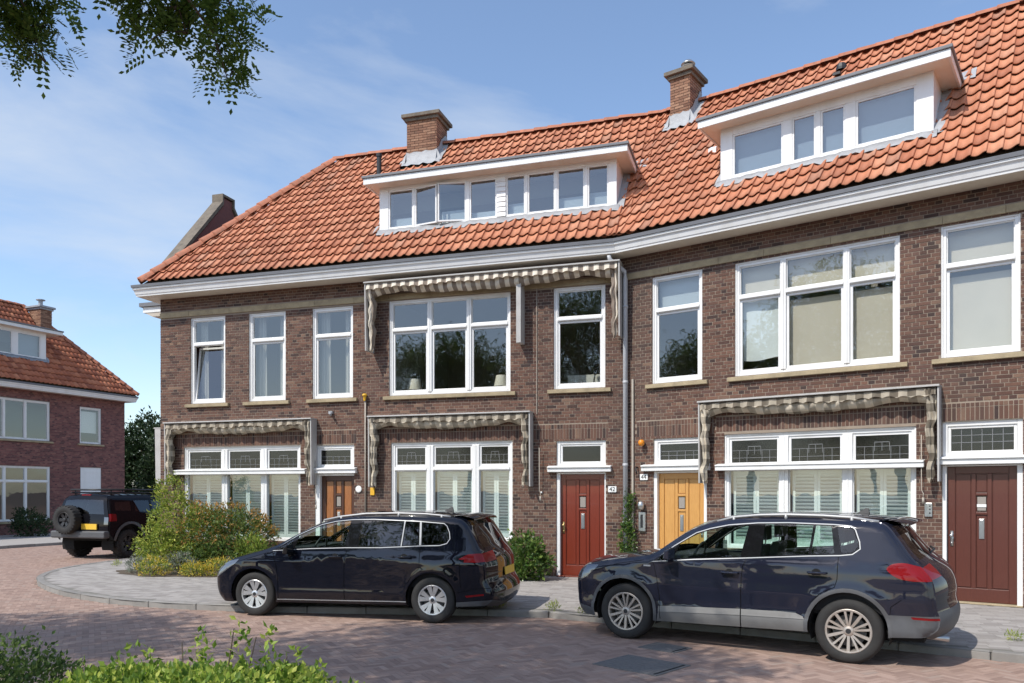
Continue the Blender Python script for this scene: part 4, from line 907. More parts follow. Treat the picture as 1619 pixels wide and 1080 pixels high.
def lay(parent, cen, ang, hx, hy, ztop, mat, single, name='paver'):
    n = len(cen); zj = rng.uniform(-.0008, .0008, n); tx = rng.normal(0, .004, n); ty = rng.normal(0, .004, n)
    d = np.hypot(cen[:, 0], cen[:, 1]); px = 809.5 + 1250 * cen[:, 0] / cen[:, 1]; py = 778 + 1250 * CAM_H / cen[:, 1]
    d = np.where((px > 0) & (px < 1619) & (py < 1078), d, 1e6)
    if name == 'paver' and mat is M['paver']: d = np.where((cen[:, 1] < 7.6) & (cen[:, 0] < -.9), 1e6, d)
    o = np.argsort(d)[:single]; pick = np.zeros(n, bool); pick[o] = True
    b = MB(); b.box(-hx, hx, -hy, hy, -.03, 0); b.f = b.f[:5]; me = b.mesh(name, mat)
    for i in o: link(name, me, parent, (cen[i, 0], cen[i, 1], ztop + zj[i]), (tx[i], ty[i], ang[i]))
    c = cen[~pick]; a = ang[~pick]; z = zj[~pick]; m = len(c); tx, ty = tx[~pick], ty[~pick]
    sx = np.array([-1, 1, 1, -1] * 2) * hx; sy = np.array([-1, -1, 1, 1] * 2) * hy; sz = np.array([-.03] * 4 + [0] * 4)
    V = np.zeros((m, 8, 3)); V[:, :, 0] = c[:, :1] + np.cos(a)[:, None] * sx - np.sin(a)[:, None] * sy; V[:, :, 1] = c[:, 1:2] + np.sin(a)[:, None] * sx + np.cos(a)[:, None] * sy
    V[:, :, 2] = ztop + z[:, None] + sz + ty[:, None] * -sx * .5 + tx[:, None] * sy * .5
    F = (BOXF[None] + (np.arange(m) * 8)[:, None, None]).reshape(-1, 4)
    tag(link(name, fast_mesh(name, V.reshape(-1, 3), F, mat), parent), kind='stuff')
far_kerb = [(-24.5, 7.0), (-20.4, 16.5), (-18.5, 20.9), (-16.5, 25.5), (-15.5, 27.8), (-12.6, 34.5), (-10, 41)]
U = .069; N_ = 700
ij = np.stack(np.meshgrid(np.arange(-N_, N_), np.arange(-N_, N_)), -1).reshape(-1, 2)
cls = (ij[:, 0] - ij[:, 1]) % 6
h = ij[cls == 0] + np.array([1.5, .5]); v = ij[cls == 5] + np.array([.5, 1.5])
A0 = R_(-17 + 45); cA, sA = math.cos(A0), math.sin(A0)
cen = np.concatenate([h, v]) * U; ang = np.concatenate([np.full(len(h), A0), np.full(len(v), A0 + math.pi / 2)])
cen = np.stack([cen[:, 0] * cA - cen[:, 1] * sA, cen[:, 0] * sA + cen[:, 1] * cA], 1) + np.array([-5, 18.0])
ok = (cen[:, 1] > 5.6) & (np.abs(cen[:, 0]) < .68 * cen[:, 1] + .5) & (cen[:, 1] < 36)
cen, ang = cen[ok], ang[ok]
ok = ~in_poly(cen, [(x, y) for x, y in kl] + [(0, 32), (20, 20), (20, 3)]) & ~in_poly(cen, far_kerb + [(-60, 41), (-60, 7)])
cen, ang = cen[ok], ang[ok]
lay(road, cen, ang, 1.5 * U - .002, U / 2 - .002, .0, M['paver'], 300)
# grey pavers of the pavement, in bond parallel to the left front
u_, w_ = .212, .107; us = np.arange(-70, 70); ws = np.arange(-150, 60)
g = np.stack(np.meshgrid(us, ws), -1).reshape(-1, 2).astype(float); g[:, 0] += rng.uniform(0, 1, 400)[(g[:, 1] + 160).astype(int)]
g *= np.array([u_, w_]); ca, sa = math.cos(RZL), math.sin(RZL)
cen = np.stack([g[:, 0] * ca - g[:, 1] * sa, g[:, 0] * sa + g[:, 1] * ca], 1) + np.array([CO.x, CO.y])
inner = []
kin = [Vector(p) for p in kl]
for i, p in enumerate(kin):
    d = (kin[min(i + 1, len(kin) - 1)] - kin[max(i - 1, 0)]).normalized(); inner.append((p.x + d.y * .21, p.y - d.x * .21))
okp = in_poly(cen, inner + [(0, 32), (20, 20), (20, 3)])
def behind(c, H, s0, s1):
    inv = np.array(H.M.inverted()); l = c @ inv[:2, :2].T + inv[:2, 3]; return (l[:, 0] > s0) & (l[:, 0] < s1) & (l[:, 1] > .01)
okp &= ~behind(cen, HL, -11.34, .5) & ~behind(cen, HR, -.5, 20) & (np.abs(cen[:, 0]) < .70 * cen[:, 1] + .5)
cen = cen[okp]; lay(pave, cen, np.full(len(cen), RZL), u_ / 2 - .002, w_ / 2 - .002, ZP, M['gpaver'], 300)
fp = far_kerb + [(-60, 41), (-60, 7)]
b = MB(); tr = tessellate_polygon([[Vector((x, y, 0)) for x, y in fp]]); b.add([(x, y, ZP) for x, y in fp], [tuple(t) for t in tr]); fpv = tag(b.build('far_pavement', M['gpaver']), kind='structure')
kerbstones(far_kerb[::-1], fpv, .14, .094)
# drain covers
for (x, y, sx, sy, lab) in ((1.37, 8.38, .80, .66, 'large rectangular iron drain cover in the road in front of the right car'), (1.80, 9.30, .50, .40, 'smaller rectangular iron cover in the road close to the right car front wheel')):
    t = thing('drain_cover', lab, 'drain cover', (x, y, .003), R_(-43.7), 'iron covers in the road')
    f = MB(); a, c = sx / 2, sy / 2
    f.box(-a, a, -c, -c + .03, -.02, .006); f.box(-a, a, c - .03, c, -.02, .006); f.box(-a, -a + .03, -c + .03, c - .03, -.02, .006); f.box(a - .03, a, -c + .03, c - .03, -.02, .006); f.build('frame', M['iron'], t)
    f = MB(); f.box(-a + .03, a - .03, -c + .03, c - .03, -.02, .0005); f.build('bed', M['black'], t)
    nb = int((sx - .06) / .05); me = None
    for i in range(nb):
        x0 = -a + .035 + i * .05
        if me is None: q = MB(); q.box(0, .0455, -c + .032, c - .032, -.015, .005); me = q.mesh('bar', M['iron'])
        link('bar', me, t, (x0, 0, 0))

# ------------------------------------------------------------------ vegetation
def cards(P, D, L, asp, fold=.25):
    n = len(P); D = D / np.linalg.norm(D, axis=1, keepdims=True); r = rng.normal(size=(n, 3)); S = np.cross(D, r); S /= np.linalg.norm(S, axis=1, keepdims=True) + 1e-9; Nn = np.cross(D, S)
    L = L[:, None]; W = L * asp / 2
    V = np.stack([P, P + D * L * .45 + S * W + Nn * W * fold, P + D * L, P + D * L * .45 - S * W + Nn * W * fold], 1)
    k = np.arange(n)[:, None] * 4; F = np.concatenate([k + np.array([0, 1, 2]), k + np.array([0, 2, 3])]); return V.reshape(-1, 3), F
def ell_points(n, e, surf=.55):
    d = rng.normal(size=(n, 3)); d /= np.linalg.norm(d, axis=1, keepdims=True); r = rng.uniform(surf ** 3, 1, n) ** (1 / 3)
    return np.array(e[:3]) + d * r[:, None] * np.array(e[3:]), d
def foliage(parent, name, ells, n_cl, per, spread, size, asp, mat, up=.5, surf=.55, zmin=None):
    PP = []; DD_ = []
    vol = np.array([e[3] * e[4] * e[5] for e in ells]) ** .7; ks = np.maximum(1, (n_cl * vol / vol.sum()).astype(int))
    for e, k in zip(ells, ks):
        c, d = ell_points(k, e, surf)
        p = np.repeat(c, per, 0) + rng.normal(0, spread, (k * per, 3)); dd = np.repeat(d, per, 0) * .8 + rng.normal(0, .7, (k * per, 3)); dd[:, 2] += up
        PP.append(p); DD_.append(dd)
    P = np.concatenate(PP); D = np.concatenate(DD_)
    if zmin is not None: m = P[:, 2] > zmin; P, D = P[m], D[m]
    V, F = cards(P, D, size * rng.uniform(.6, 1.3, len(P)), asp)
    return link(name, fast_mesh(name, V, F, M[mat]), parent)
def stems(parent, base, tips, r, mat='bark'):
    b = MB()
    for t in tips: 
        m = [(base[i] * .4 + t[i] * .6) for i in range(3)]; m[2] = base[2] + (t[2] - base[2]) * .45
        b.tube([base, m, t], [r, r * .7, r * .25], 5)
    return b.build('stem', M[mat], parent)
def bush(name, label, loc, ells, n_cl, per, spread, size, asp, mat, tips=None, group=None, cat='shrub', up=.4):
    t = thing(name, label, cat, loc, 0, group)
    foliage(t, 'foliage', ells, n_cl, per, spread, size, asp, mat, up, zmin=.01)
    if tips: foliage(t, 'tip_foliage', tips[0], tips[1], per, spread, size, asp, tips[2], up, surf=.9, zmin=.01)
    stems(t, (0, 0, 0), [(e[0] + random.uniform(-.5, .5) * e[3], e[1] + random.uniform(-.5, .5) * e[4], e[2] + .3 * e[5]) for e in ells for _ in range(3)], .02)
    return t
bush('garden_shrub', 'tall yellow green shrub at the left corner of the brick house', (-7.35, 17.75, ZP), [(-.15, 0, 1.0, .62, .55, .62), (-.35, .1, 1.7, .33, .33, .42), (-.55, -.2, .55, .45, .45, .5), (.35, 0, .8, .55, .5, .6), (-.1, -.3, .35, .85, .5, .38)], 900, 11, .055, .075, .42, 'leaf_lime')
bush('garden_shrub', 'dense green shrub with reddish orange tips below the corner window', (-6.2, 17.55, ZP), [(0, 0, .75, .75, .55, .62), (.45, .05, .65, .50, .45, .52), (-.55, 0, .8, .5, .5, .6), (0, -.3, .35, .95, .45, .4)], 820, 11, .055, .072, .42, 'leaf_hedge2', tips=([(0, 0, .85, .78, .52, .62), (.45, .05, .75, .50, .42, .52), (-.65, 0, .95, .45, .45, .6)], 260, 'leaf_red'))
bush('garden_shrub', 'bright green upright herb shrub at the right end of the planting', (-5.62, 17.05, ZP), [(0, 0, .45, .33, .28, .42), (.15, 0, .3, .3, .25, .3)], 200, 10, .04, .075, .2, 'leaf_hedge', up=1.4)
for i, (x, y, s, l) in enumerate(((-7.0, 16.7, 1.0, 'low grey green plant in the middle front of the planting'), (-8.0, 16.95, .8, 'low grey green plant at the left front of the planting'), (-6.0, 16.75, .7, 'low grey green plant near the upright herb shrub'))):
    bush('bedding_plant', l, (x, y, ZP), [(0, 0, .20 * s, .36 * s, .28 * s, .24 * s)], 110, 9, .03, .06, .22, 'leaf_grey', group='grey green bedding plants', cat='plant', up=.9)
for i, (x, y, s, l) in enumerate(((-7.45, 16.45, 1.05, 'yellow flowering plant at the left front of the planting'), (-6.6, 16.35, .75, 'small yellow flowering plant in the middle front of the planting'), (-6.05, 16.40, 1.0, 'yellow flowering plant at the right front of the planting'))):
    bush('flowering_plant', l, (x, y, ZP), [(0, 0, .15 * s, .33 * s, .26 * s, .18 * s)], 70, 8, .03, .05, .35, 'leaf_lime', tips=([(0, 0, .17 * s, .34 * s, .27 * s, .19 * s)], 75, 'flower'), group='yellow flowering plants', cat='plant', up=.8)
b = MB(); P = []
for r in (0, .5, .8, 1.0): P.append([(-6.95 + 1.75 * r * math.cos(2 * math.pi * i / 28) * (1 + .08 * math.sin(i * 2.3)), 17.35 + 1.15 * r * math.sin(2 * math.pi * i / 28) * (1 + .08 * math.sin(i * 1.7)) - .22 * r * math.cos(2 * math.pi * i / 28), ZP + .006 + .05 * (1 - r)) for i in range(29)])
b.grid(P); tag(b.build('planting_bed', M['soil'], smooth=True), kind='structure')
bush('garden_shrub', 'rounded glossy green shrub against the wall left of the red door', (.27, 15.75, ZP), [(0, 0, .5, .40, .36, .46), (.1, -.1, .32, .42, .34, .32)], 260, 9, .05, .095, .5, 'leaf_laurel')
t = thing('climbing_plant', 'climbing plant with small pale leaves growing up the drainpipe', 'climber', HR.w(.16, -.14, ZP), HR.rz)
foliage(t, 'foliage', [(0, 0, .35, .20, .10, .35), (0, 0, .8, .15, .09, .4), (.04, 0, 1.25, .10, .07, .4), (.05, .02, 1.6, .05, .05, .2)], 230, 7, .035, .06, .55, 'leaf_laurel', .2)
stems(t, (0, 0, 0), [(.03, .05, 1.5), (.08, .04, 1.3), (-.05, .05, .9)], .012)
for (x, y, s, l, m) in ((-20.6, 28.6, 1.0, 'dark shrub under the far ground floor window at the picture edge', 'leaf_dark'), (-18.9, 31.2, .8, 'dark low shrub below the far window beside the spare wheel', 'leaf_dark')):
    bush('garden_shrub', l, (x, y, ZP), [(0, 0, .5 * s, .9 * s, .8 * s, .55 * s), (-.4, .2, .8 * s, .6 * s, .5 * s, .6 * s)], 260, 9, .07, .11, .5, m, group=None)
for i, (x, y, hgt, w, l) in enumerate(((-20.9, 44.5, 6.2, 1.8, 'dark evergreen tree partly hidden by the plum brick house'), (-17.9, 43.0, 7.0, 1.9, 'dark evergreen tree close to the corner of the brown brick house'), (-19.4, 47.5, 7.6, 2.0, 'taller dark evergreen tree standing behind the other two'))):
    t = thing('evergreen_tree', l, 'tree', (x, y, 0), 0, 'evergreen trees between the houses')
    foliage(t, 'crown', [(0, 0, hgt * .45, w, w, hgt * .45), (.3, .2, hgt * .7, w * .75, w * .75, hgt * .3), (-.5, -.3, hgt * .3, w, w, hgt * .3)], 800, 14, .17, .24, .5, 'leaf_dark', .3, .6)
    k = MB(); k.tube([(0, 0, 0), (.05, 0, hgt * .4), (0, .05, hgt * .85)], [.16, .11, .03], 8); k.build('trunk', M['bark'], t, True)
# hedge in the foreground
hd = thing('hedge', 'bright green leafy hedge in the foreground with a few taller shoots', 'hedge', (-1.7, 4.0, 0))
foliage(hd, 'foliage', [(-.10, .05, .40, .80, .80, .47), (-.45, .25, .42, .50, .65, .43), (.30, .30, .38, .60, .60, .47), (.72, .20, .30, .46, .50, .46), (-.62, -.25, .38, .55, .7, .42), (.2, -.1, .42, .7, .6, .46)], 6500, 15, .032, .042, .62, 'leaf_hedge', .30, .90)
sp = []
for (x, y, z) in ((.12, .55, 1.09), (.30, .50, 1.05), (-.14, .6, 1.02), (.44, .5, .94), (-.50, .5, .97), (.0, .35, 1.0), (-.36, .45, .95), (.6, .4, .88)):
    for k in range(13):
        a = k / 12; sp.append((x + .05 * math.sin(k * 2.4) * (1 - a * .7) + .03 * a, y + .05 * math.cos(k * 2.4) * (1 - a * .7), z - .24 + .24 * a))
sp = np.repeat(np.array(sp), 3, 0) + rng.normal(0, .012, (len(sp) * 3, 3)); dd = rng.normal(0, .8, sp.shape); dd[:, 2] += .6
V, F = cards(sp, dd, rng.uniform(.03, .06, len(sp)), .55); link('shoot_leaves', fast_mesh('shoot_leaves', V, F, M['leaf_hedge']), hd)
stems(hd, (0, .2, 0), [(.10, .55, 1.05), (.26, .45, 1.02), (-.22, .6, .96), (.42, .5, .9), (-.55, .5, .9)], .012)
h2 = thing('hedge', 'duller small leaved shrub at the lower left edge of the picture', 'hedge', (-3.3, 5.0, 0))
foliage(h2, 'foliage', [(-.05, 0, .42, .50, .6, .52), (-.5, 0, .45, .6, .6, .50), (.22, .1, .36, .32, .45, .44)], 1300, 12, .03, .036, .55, 'leaf_hedge2', .3, .75)
stems(h2, (0, 0, 0), [(0, 0, .7), (.2, .1, .6), (-.4, 0, .7)], .012)
# weeds
for i, (x, y, s, l) in enumerate(((5.35, 12.5, .8, 'weed at the foot of the dark brown door'), (4.7, 12.95, .9, 'weed tuft between the right car and the dark brown door'), (.62, 11.62, .8, 'weed tuft at the kerb behind the left car'), (-.2, 11.9, .7, 'weed tuft on the pavement behind the left car bumper'), (1.0, 11.3, .6, 'weed tuft at the kerb beside the right car nose'), (-9.3, 18.6, .8, 'weed tuft at the paving edge beside the off-roader'), (5.9, 9.3, .7, 'weed tuft on the pavement at the right picture edge'))):
    t = thing('weed', l, 'weed', (x, y, ZP), 0, 'weeds in the paving')
    foliage(t, 'leaves', [(0, 0, .05, .12 * s, .08 * s, .07 * s)], 26, 6, .02, .07 * s, .16, 'leaf_lime', 1.3)

# ------------------------------------------------------------------ street trees overhead
def compound(P, D, n_pair=6, Lr=.22, Ll=.052, wl_=.027):
    n = len(P); D = D / np.linalg.norm(D, axis=1, keepdims=True); S = np.cross(D, np.array([0, 0, 1.0]) + rng.normal(0, .35, (n, 3))); S /= np.linalg.norm(S, axis=1, keepdims=True) + 1e-9; Nn = np.cross(D, S)
    VV = []; k = 0; sc = rng.uniform(.7, 1.25, n)[:, None]
    for i in range(n_pair):
        for sd in (-1, 1):
            a = .15 + .85 * i / n_pair; b0 = P + D * Lr * a * sc - np.array([0, 0, 1.0]) * (a ** 2) * .06 * sc; d = S * sd * .9 + D * .45; d /= np.linalg.norm(d, axis=1, keepdims=True); w = np.cross(d, Nn) * wl_ * sc / 2; l = Ll * sc
            VV.append(np.stack([b0, b0 + d * l * .5 + w, b0 + d * l, b0 + d * l * .5 - w], 1)); k += 1
    b0 = P + D * Lr * sc - np.array([0, 0, 1.0]) * .06 * sc; w = S * wl_ * sc / 2; VV.append(np.stack([b0, b0 + D * Ll * sc * .5 + w, b0 + D * Ll * sc, b0 + D * Ll * sc * .5 - w], 1)); k += 1
    V = np.concatenate(VV, 0).reshape(-1, 3); F = np.arange(len(V)).reshape(-1, 4); return V, F
def street_tree(label, base, fork, cl, per, spread, lim, group='street trees', extra=None):
    t = thing('street_tree', label, 'tree', base, 0, group); B = np.array(base)
    loc = np.array(cl) - B
    P = np.repeat(loc, per, 0) + rng.normal(0, spread, (len(loc) * per, 3)); D = rng.normal(0, 1, P.shape); D[:, 2] -= .25
    V, F = compound(P, D)
    if extra is not None:
        q = np.array(extra) - B; P2 = np.repeat(q, 26, 0) + np.array([0, 0, .13]) + rng.normal(0, .09, (len(q) * 26, 3)); D2 = rng.normal(0, 1, P2.shape); D2[:, 2] += .1
        V2, F2 = compound(P2, D2, 5, .16, .046, .026); F2 = F2 + len(V); V = np.concatenate([V, V2]); F = np.concatenate([F, F2])
    link('crown', fast_mesh('crown', V, F, M['leaf_rob']), t)
    b = MB(); f = Vector(fork) - Vector(base); b.tube([(0, 0, 0), tuple(f * .5 + Vector((.06, .03, 0))), tuple(f)], [.24, .18, .15], 10)
    allc = loc if extra is None else np.concatenate([loc, np.array(extra) - B])
    k = 8; idx = rng.choice(len(loc), k, replace=False); mains = [Vector(loc[i]) for i in idx]
    paths = []
    if extra is not None:
        for e in lim:
            m = Vector(np.array(extra[e]) - B); path = [f, f.lerp(m, .35) + Vector((0, .1, 1.9)), f.lerp(m, .8) + Vector((0, 0, 1.15)), m + Vector((-.1, -.05, .35)), m]; paths.append(path[1:]); b.tube([tuple(q) for q in path], [.09, .05, .022, .008, .004], 6)
    for m in mains:
        p1 = f.lerp(m, .4) + Vector((random.uniform(-.2, .2), random.uniform(-.2, .2), .45)); path = [f, p1, f.lerp(m, .75) + Vector((0, 0, .25)), m]; paths.append(path); b.tube([tuple(q) for q in path], [.10, .06, .03, .010], 6)
    nodes = [q for pth in paths for q in (pth[1], pth[2], pth[3], pth[1].lerp(pth[2], .5), pth[2].lerp(pth[3], .5))]
    for c in allc:
        c = Vector(c); q = min(nodes, key=lambda u: (u - c).length); 
        if (q - c).length > .06: mid = q.lerp(c, .5) + Vector((0, 0, .06)); b.tube([tuple(q), tuple(mid), tuple(c)], [.012, .008, .004], 4, caps=False)
    b.build('trunk', M['bark'], t, True); return t
def crown_pts(n, e, keep):
    out = []
    while len(out) < n:
        p, _ = ell_points(1, e, .25); p = p[0]
        if keep(p): out.append(p)
    return out
def hidden(p):
    if p[1] < .6: return p[2] > 3.6 or p[1] < -1
    x, y = proj(p); return x < -60 or y < -75
e1 = [(-2.93, 6.05, 5.43), (-2.69, 6.0, 5.33), (-2.45, 5.95, 5.29), (-2.25, 6.0, 5.18), (-2.12, 6.05, 5.03), (-2.15, 6.0, 4.94), (-2.64, 6.1, 5.53), (-2.35, 6.0, 5.50), (-2.06, 6.0, 5.27), (-2.78, 6.0, 5.24), (-2.55, 6.0, 5.46), (-2.42, 6.0, 5.40), (-2.85, 6.0, 5.52), (-2.2, 6.0, 5.36), (-2.55, 6.0, 5.24), (-2.02, 6.0, 5.62),
      (-3.98, 6.3, 5.655), (-3.83, 6.3, 5.60), (-3.98, 6.3, 5.45), (-3.80, 6.3, 5.38), (-3.88, 6.3, 5.28), (-3.72, 6.3, 5.27), (-3.68, 6.3, 5.55), (-4.05, 6.3, 5.55), (-4.1, 6.3, 5.35), (-3.93, 6.3, 5.52), (-3.77, 6.3, 5.47)]
c1 = crown_pts(300, (-5.0, 4.7, 7.3, 2.9, 2.4, 2.0), hidden)
street_tree('street tree overhead whose leafy branch hangs into the top left of the picture', (-5.4, 1.6, 0), (-5.0, 2.2, 3.9), c1, 36, .27, (2, 5, 8, 17, 21), extra=e1)
c2 = crown_pts(340, (-10.9, 5.6, 6.5, 3.0, 2.7, 1.5), hidden)
t2 = street_tree('street tree outside the left edge that shades the road', (-11.2, 3.8, 0), (-10.9, 4.2, 3.8), c2, 32, .28, ())
for (x, y, a, s, l) in ((-16.0, -7.0, 1.0, .85, 'street tree across the road behind the viewer, opposite the corner house'), (-4.5, -9.5, 2.2, 1.15, 'street tree behind the viewer, opposite the red door'), (4.5, -10.5, 3.5, 1.05, 'street tree behind the viewer, opposite the yellow door'), (11.5, -6.5, 4.4, 1.1, 'street tree behind the viewer, opposite the dark brown door')):
    c = t2.copy(); C.objects.link(c); c.location = (x, y, 0); c.rotation_euler = (0, 0, a); c.scale = (s, s, s); c['label'] = l
    for ch in t2.children: d = ch.copy(); C.objects.link(d); d.parent = c
# ------------------------------------------------------------------ cars
def paint(name, col, coat=1.0):
    m, N, L, b = new_mat(name); b.inputs['Base Color'].default_value = (*col, 1); b.inputs['Metallic'].default_value = 0; b.inputs['Specular IOR Level'].default_value = 0; b.inputs['Roughness'].default_value = .34; b.inputs['Coat Weight'].default_value = coat; b.inputs['Coat Roughness'].default_value = .025; b.inputs['Coat IOR'].default_value = 1.55
    g = N.new('ShaderNodeNewGeometry'); t = N.new('ShaderNodeTexNoise'); t.inputs['Scale'].default_value = 2.2; t.inputs['Detail'].default_value = 5; L.new(g.outputs['Position'], t.inputs['Vector'])
    r = N.new('ShaderNodeMapRange'); r.inputs['To Min'].default_value = .26; r.inputs['To Max'].default_value = .46; L.new(t.outputs['Fac'], r.inputs['Value']); L.new(r.outputs[0], b.inputs['Roughness'])
    return m
M['paint_navy'] = paint('dark navy paint', (.013, .015, .027)); M['paint_black'] = paint('blue black paint', (.004, .005, .010)); M['paint_blk2'] = paint('black paint', (.007, .007, .009), .45)
M['clad'] = pbr('grey bumper plastic', (.085, .087, .092), .55, nscale=3, namt=.3, bump=.1, bscale=300)
M['clad_lt'] = pbr('light grey sill plastic', (.22, .215, .205), .6, nscale=3, namt=.3)  # upper sill strip, a lighter grey than the panel below
M['clad_mid'] = pbr('grey sill plastic', (.14, .138, .135), .6, nscale=3, namt=.4)
M['rubber'] = pbr('tyre rubber', (.020, .0195, .019), .8, nscale=9, namt=.4, ndark=(.042, .038, .034), bump=.2, bscale=80)
M['alloy'] = pbr('silver alloy', (.62, .62, .62), .32, metal=.75)
M['alloy_tan'] = pbr('dusty alloy', (.50, .455, .41), .4, metal=.6, nscale=8, namt=.5, ndark=(.33, .24, .17))
M['chrome'] = pbr('satin window trim', (.36, .37, .38), .45, metal=.2, spec=.3)
M['rail'] = pbr('satin roof rail', (.42, .42, .42), .45, metal=.3, spec=.3)
M['redlens'] = pbr('red lens', (.20, .005, .007), .3, spec=.1, coat=.6, nscale=14, namt=.25, ndark=(.22, .0, .0))
M['whitelens'] = pbr('clear lens', (.14, .15, .165), .12, metal=.5, coat=1)
M['carglass'] = glass('car glass', (.78, .90, .84), .05, 1.5); M['privacy'] = glass('dark car glass', (.10, .11, .12), .06, 1.5)
M['cabin'] = pbr('cabin trim', (.018, .018, .02), .8); M['seat'] = pbr('seat cloth', (.025, .025, .028), .9); M['belt'] = pbr('pale pillar trim', (.38, .39, .36), .8)
M['trim'] = pbr('black gloss trim', (.008, .008, .009), .4, spec=0, coat=.7)
def densify(poly, st, closed=True):
    out = []; n = len(poly)
    for i in range(n if closed else n - 1):
        a, b = np.array(poly[i], float), np.array(poly[(i + 1) % n], float); k = max(1, int(np.ceil(np.linalg.norm(b - a) / st)))
        for j in range(k): out.append(tuple(a + (b - a) * j / k))
    if not closed: out.append(tuple(poly[-1]))
    return out
def offset_poly(poly, d):                                       # outward if positive for CCW or CW alike
    P = np.array(poly, float); A = .5 * np.sum(P[:, 0] * np.roll(P[:, 1], -1) - np.roll(P[:, 0], -1) * P[:, 1]); s = 1 if A > 0 else -1
    t = np.roll(P, -1, 0) - np.roll(P, 1, 0); t /= np.linalg.norm(t, axis=1, keepdims=True) + 1e-9; n = np.stack([t[:, 1], -t[:, 0]], 1) * s
    return [tuple(p) for p in P + n * d]
def rounded(poly, r, k=4):
    out = []; n = len(poly)
    for i in range(n):
        p, a, b = (np.array(poly[j], float) for j in (i, i - 1, (i + 1) % n)); la, lb = np.linalg.norm(a - p), np.linalg.norm(b - p); rr = min(r, la * .45, lb * .45)
        s, e = p + (a - p) / la * rr, p + (b - p) / lb * rr
        for j in range(k + 1): t = j / k; out.append(tuple((1 - t) ** 2 * s + 2 * t * (1 - t) * p + t * t * e))
    return out
def strip_poly(line, w):
    P = np.array(line, float); t = np.gradient(P, axis=0); t /= np.linalg.norm(t, axis=1, keepdims=True) + 1e-9; n = np.stack([t[:, 1], -t[:, 0]], 1) * w / 2
    return [tuple(p) for p in np.concatenate([P + n, (P - n)[::-1]])]
def wheel(parent, x, y, r, rim_r, side, style, rimmat, loc_z=None):
    w = .215 if style != 'suv' else .27; z = loc_z or r
    b = MB(); s = side; hw = w / 2
    pr = [(rim_r - .012, -hw * .8), (rim_r + .006, -hw), (r - .035, -hw), (r - .012, -hw * .86), (r, -hw * .6), (r, hw * .6), (r - .012, hw * .86), (r - .035, hw), (rim_r + .006, hw), (rim_r - .012, hw * .8)]
    b.lathe(pr, 48, 'y')
    if style == 'suv':
        n = 44 if style == 'tig' else 26
        for i in range(n):
            t = 2 * math.pi * i / n
            for q in (-1, 1):
                c, sn = math.cos(t + q * .03), math.sin(t + q * .03); R0, R1 = r - (.03 if style == 'suv' else .012), r + .003; dt = .075 if style == 'suv' else .04; c2, s2 = math.cos(t + q * .03 + dt), math.sin(t + q * .03 + dt)
                y0, y1 = (q * hw * .35, q * hw * .98)
                if y0 > y1: y0, y1 = y1, y0
                V = [(R0 * c, y0, R0 * sn), (R0 * c2, y0, R0 * s2), (R0 * c2, y1, R0 * s2), (R0 * c, y1, R0 * sn), (R1 * c, y0, R1 * sn), (R1 * c2, y0, R1 * s2), (R1 * c2, y1, R1 * s2), (R1 * c, y1, R1 * sn)]; b.hexa(V)
    wh = b.build('wheel', M['rubber'], parent, True, (x, y, z))
    o = s * hw
    b = MB()
    b.lathe([(rim_r - .002, o * .86), (rim_r + .004, o * .92), (rim_r - .006, o * .99), (rim_r - .022, o * .97), (rim_r - .03, o * .60), (rim_r - .035, -o * .8), (rim_r - .002, -o * .82)], 48, 'y')
    def spoke(a, w0, w1, r0, r1, d0, d1, tw=0):
        c, sn = math.cos(a), math.sin(a); px_, pz = -sn, c
        V = []
        for (rr, ww, dy) in ((r0, w0, d0), (r1, w1, d1)):
            for q in (-1, 1):
                for dd in (dy, dy - .03 * s): V.append((rr * c + px_ * q * ww / 2 + (tw * px_ if rr == r1 else 0), dd, rr * sn + pz * q * ww / 2 + (tw * pz if rr == r1 else 0)))
        b.add(V, [(0, 4, 6, 2), (1, 3, 7, 5), (0, 1, 5, 4), (2, 6, 7, 3), (4, 5, 7, 6)])
    if style == 'tou':
        for i in range(5):
            a = 2 * math.pi * i / 5 + .3
            for q in (-1, 1): spoke(a + q * .17, .030, .078, .045, rim_r - .018, o * .80, o * .93, q * .018)
    elif style == 'tig':
        for i in range(5):
            a = 2 * math.pi * i / 5 + .31
            for q in (-1, 1): spoke(a + q * .11, .020, .024, .05, rim_r - .018, o * .78, o * .94, q * .012)
            spoke(a + math.pi / 5, .026, .032, .05, rim_r - .018, o * .80, o * .95)
    else:
        for i in range(6): spoke(2 * math.pi * i / 6, .07, .10, .05, rim_r - .018, o * .6, o * .8)
    b.lathe([(0, o * .90), (.03, o * .90), (.05, o * .84), (.062, o * .70)], 20, 'y')
    b.build('rim', M[rimmat], wh, True).data.polygons.foreach_set('use_smooth', [False] * len(b.f))
    k = MB(); k.lathe([(0, o * .915), (.026, o * .912), (.03, o * .89)], 16, 'y'); k.build('hub_cap', M['dark'], wh)
    k = MB(); k.lathe([(.0, o * .28), (rim_r * .72, o * .28), (rim_r * .72, o * .18)], 28, 'y'); k.build('brake_disc', M['iron'], wh)
    k = MB(); k.lathe([(0, -o * .5), (rim_r - .02, -o * .5)], 24, 'y'); k.build('wheel_back', M['black'], wh)
    return wh
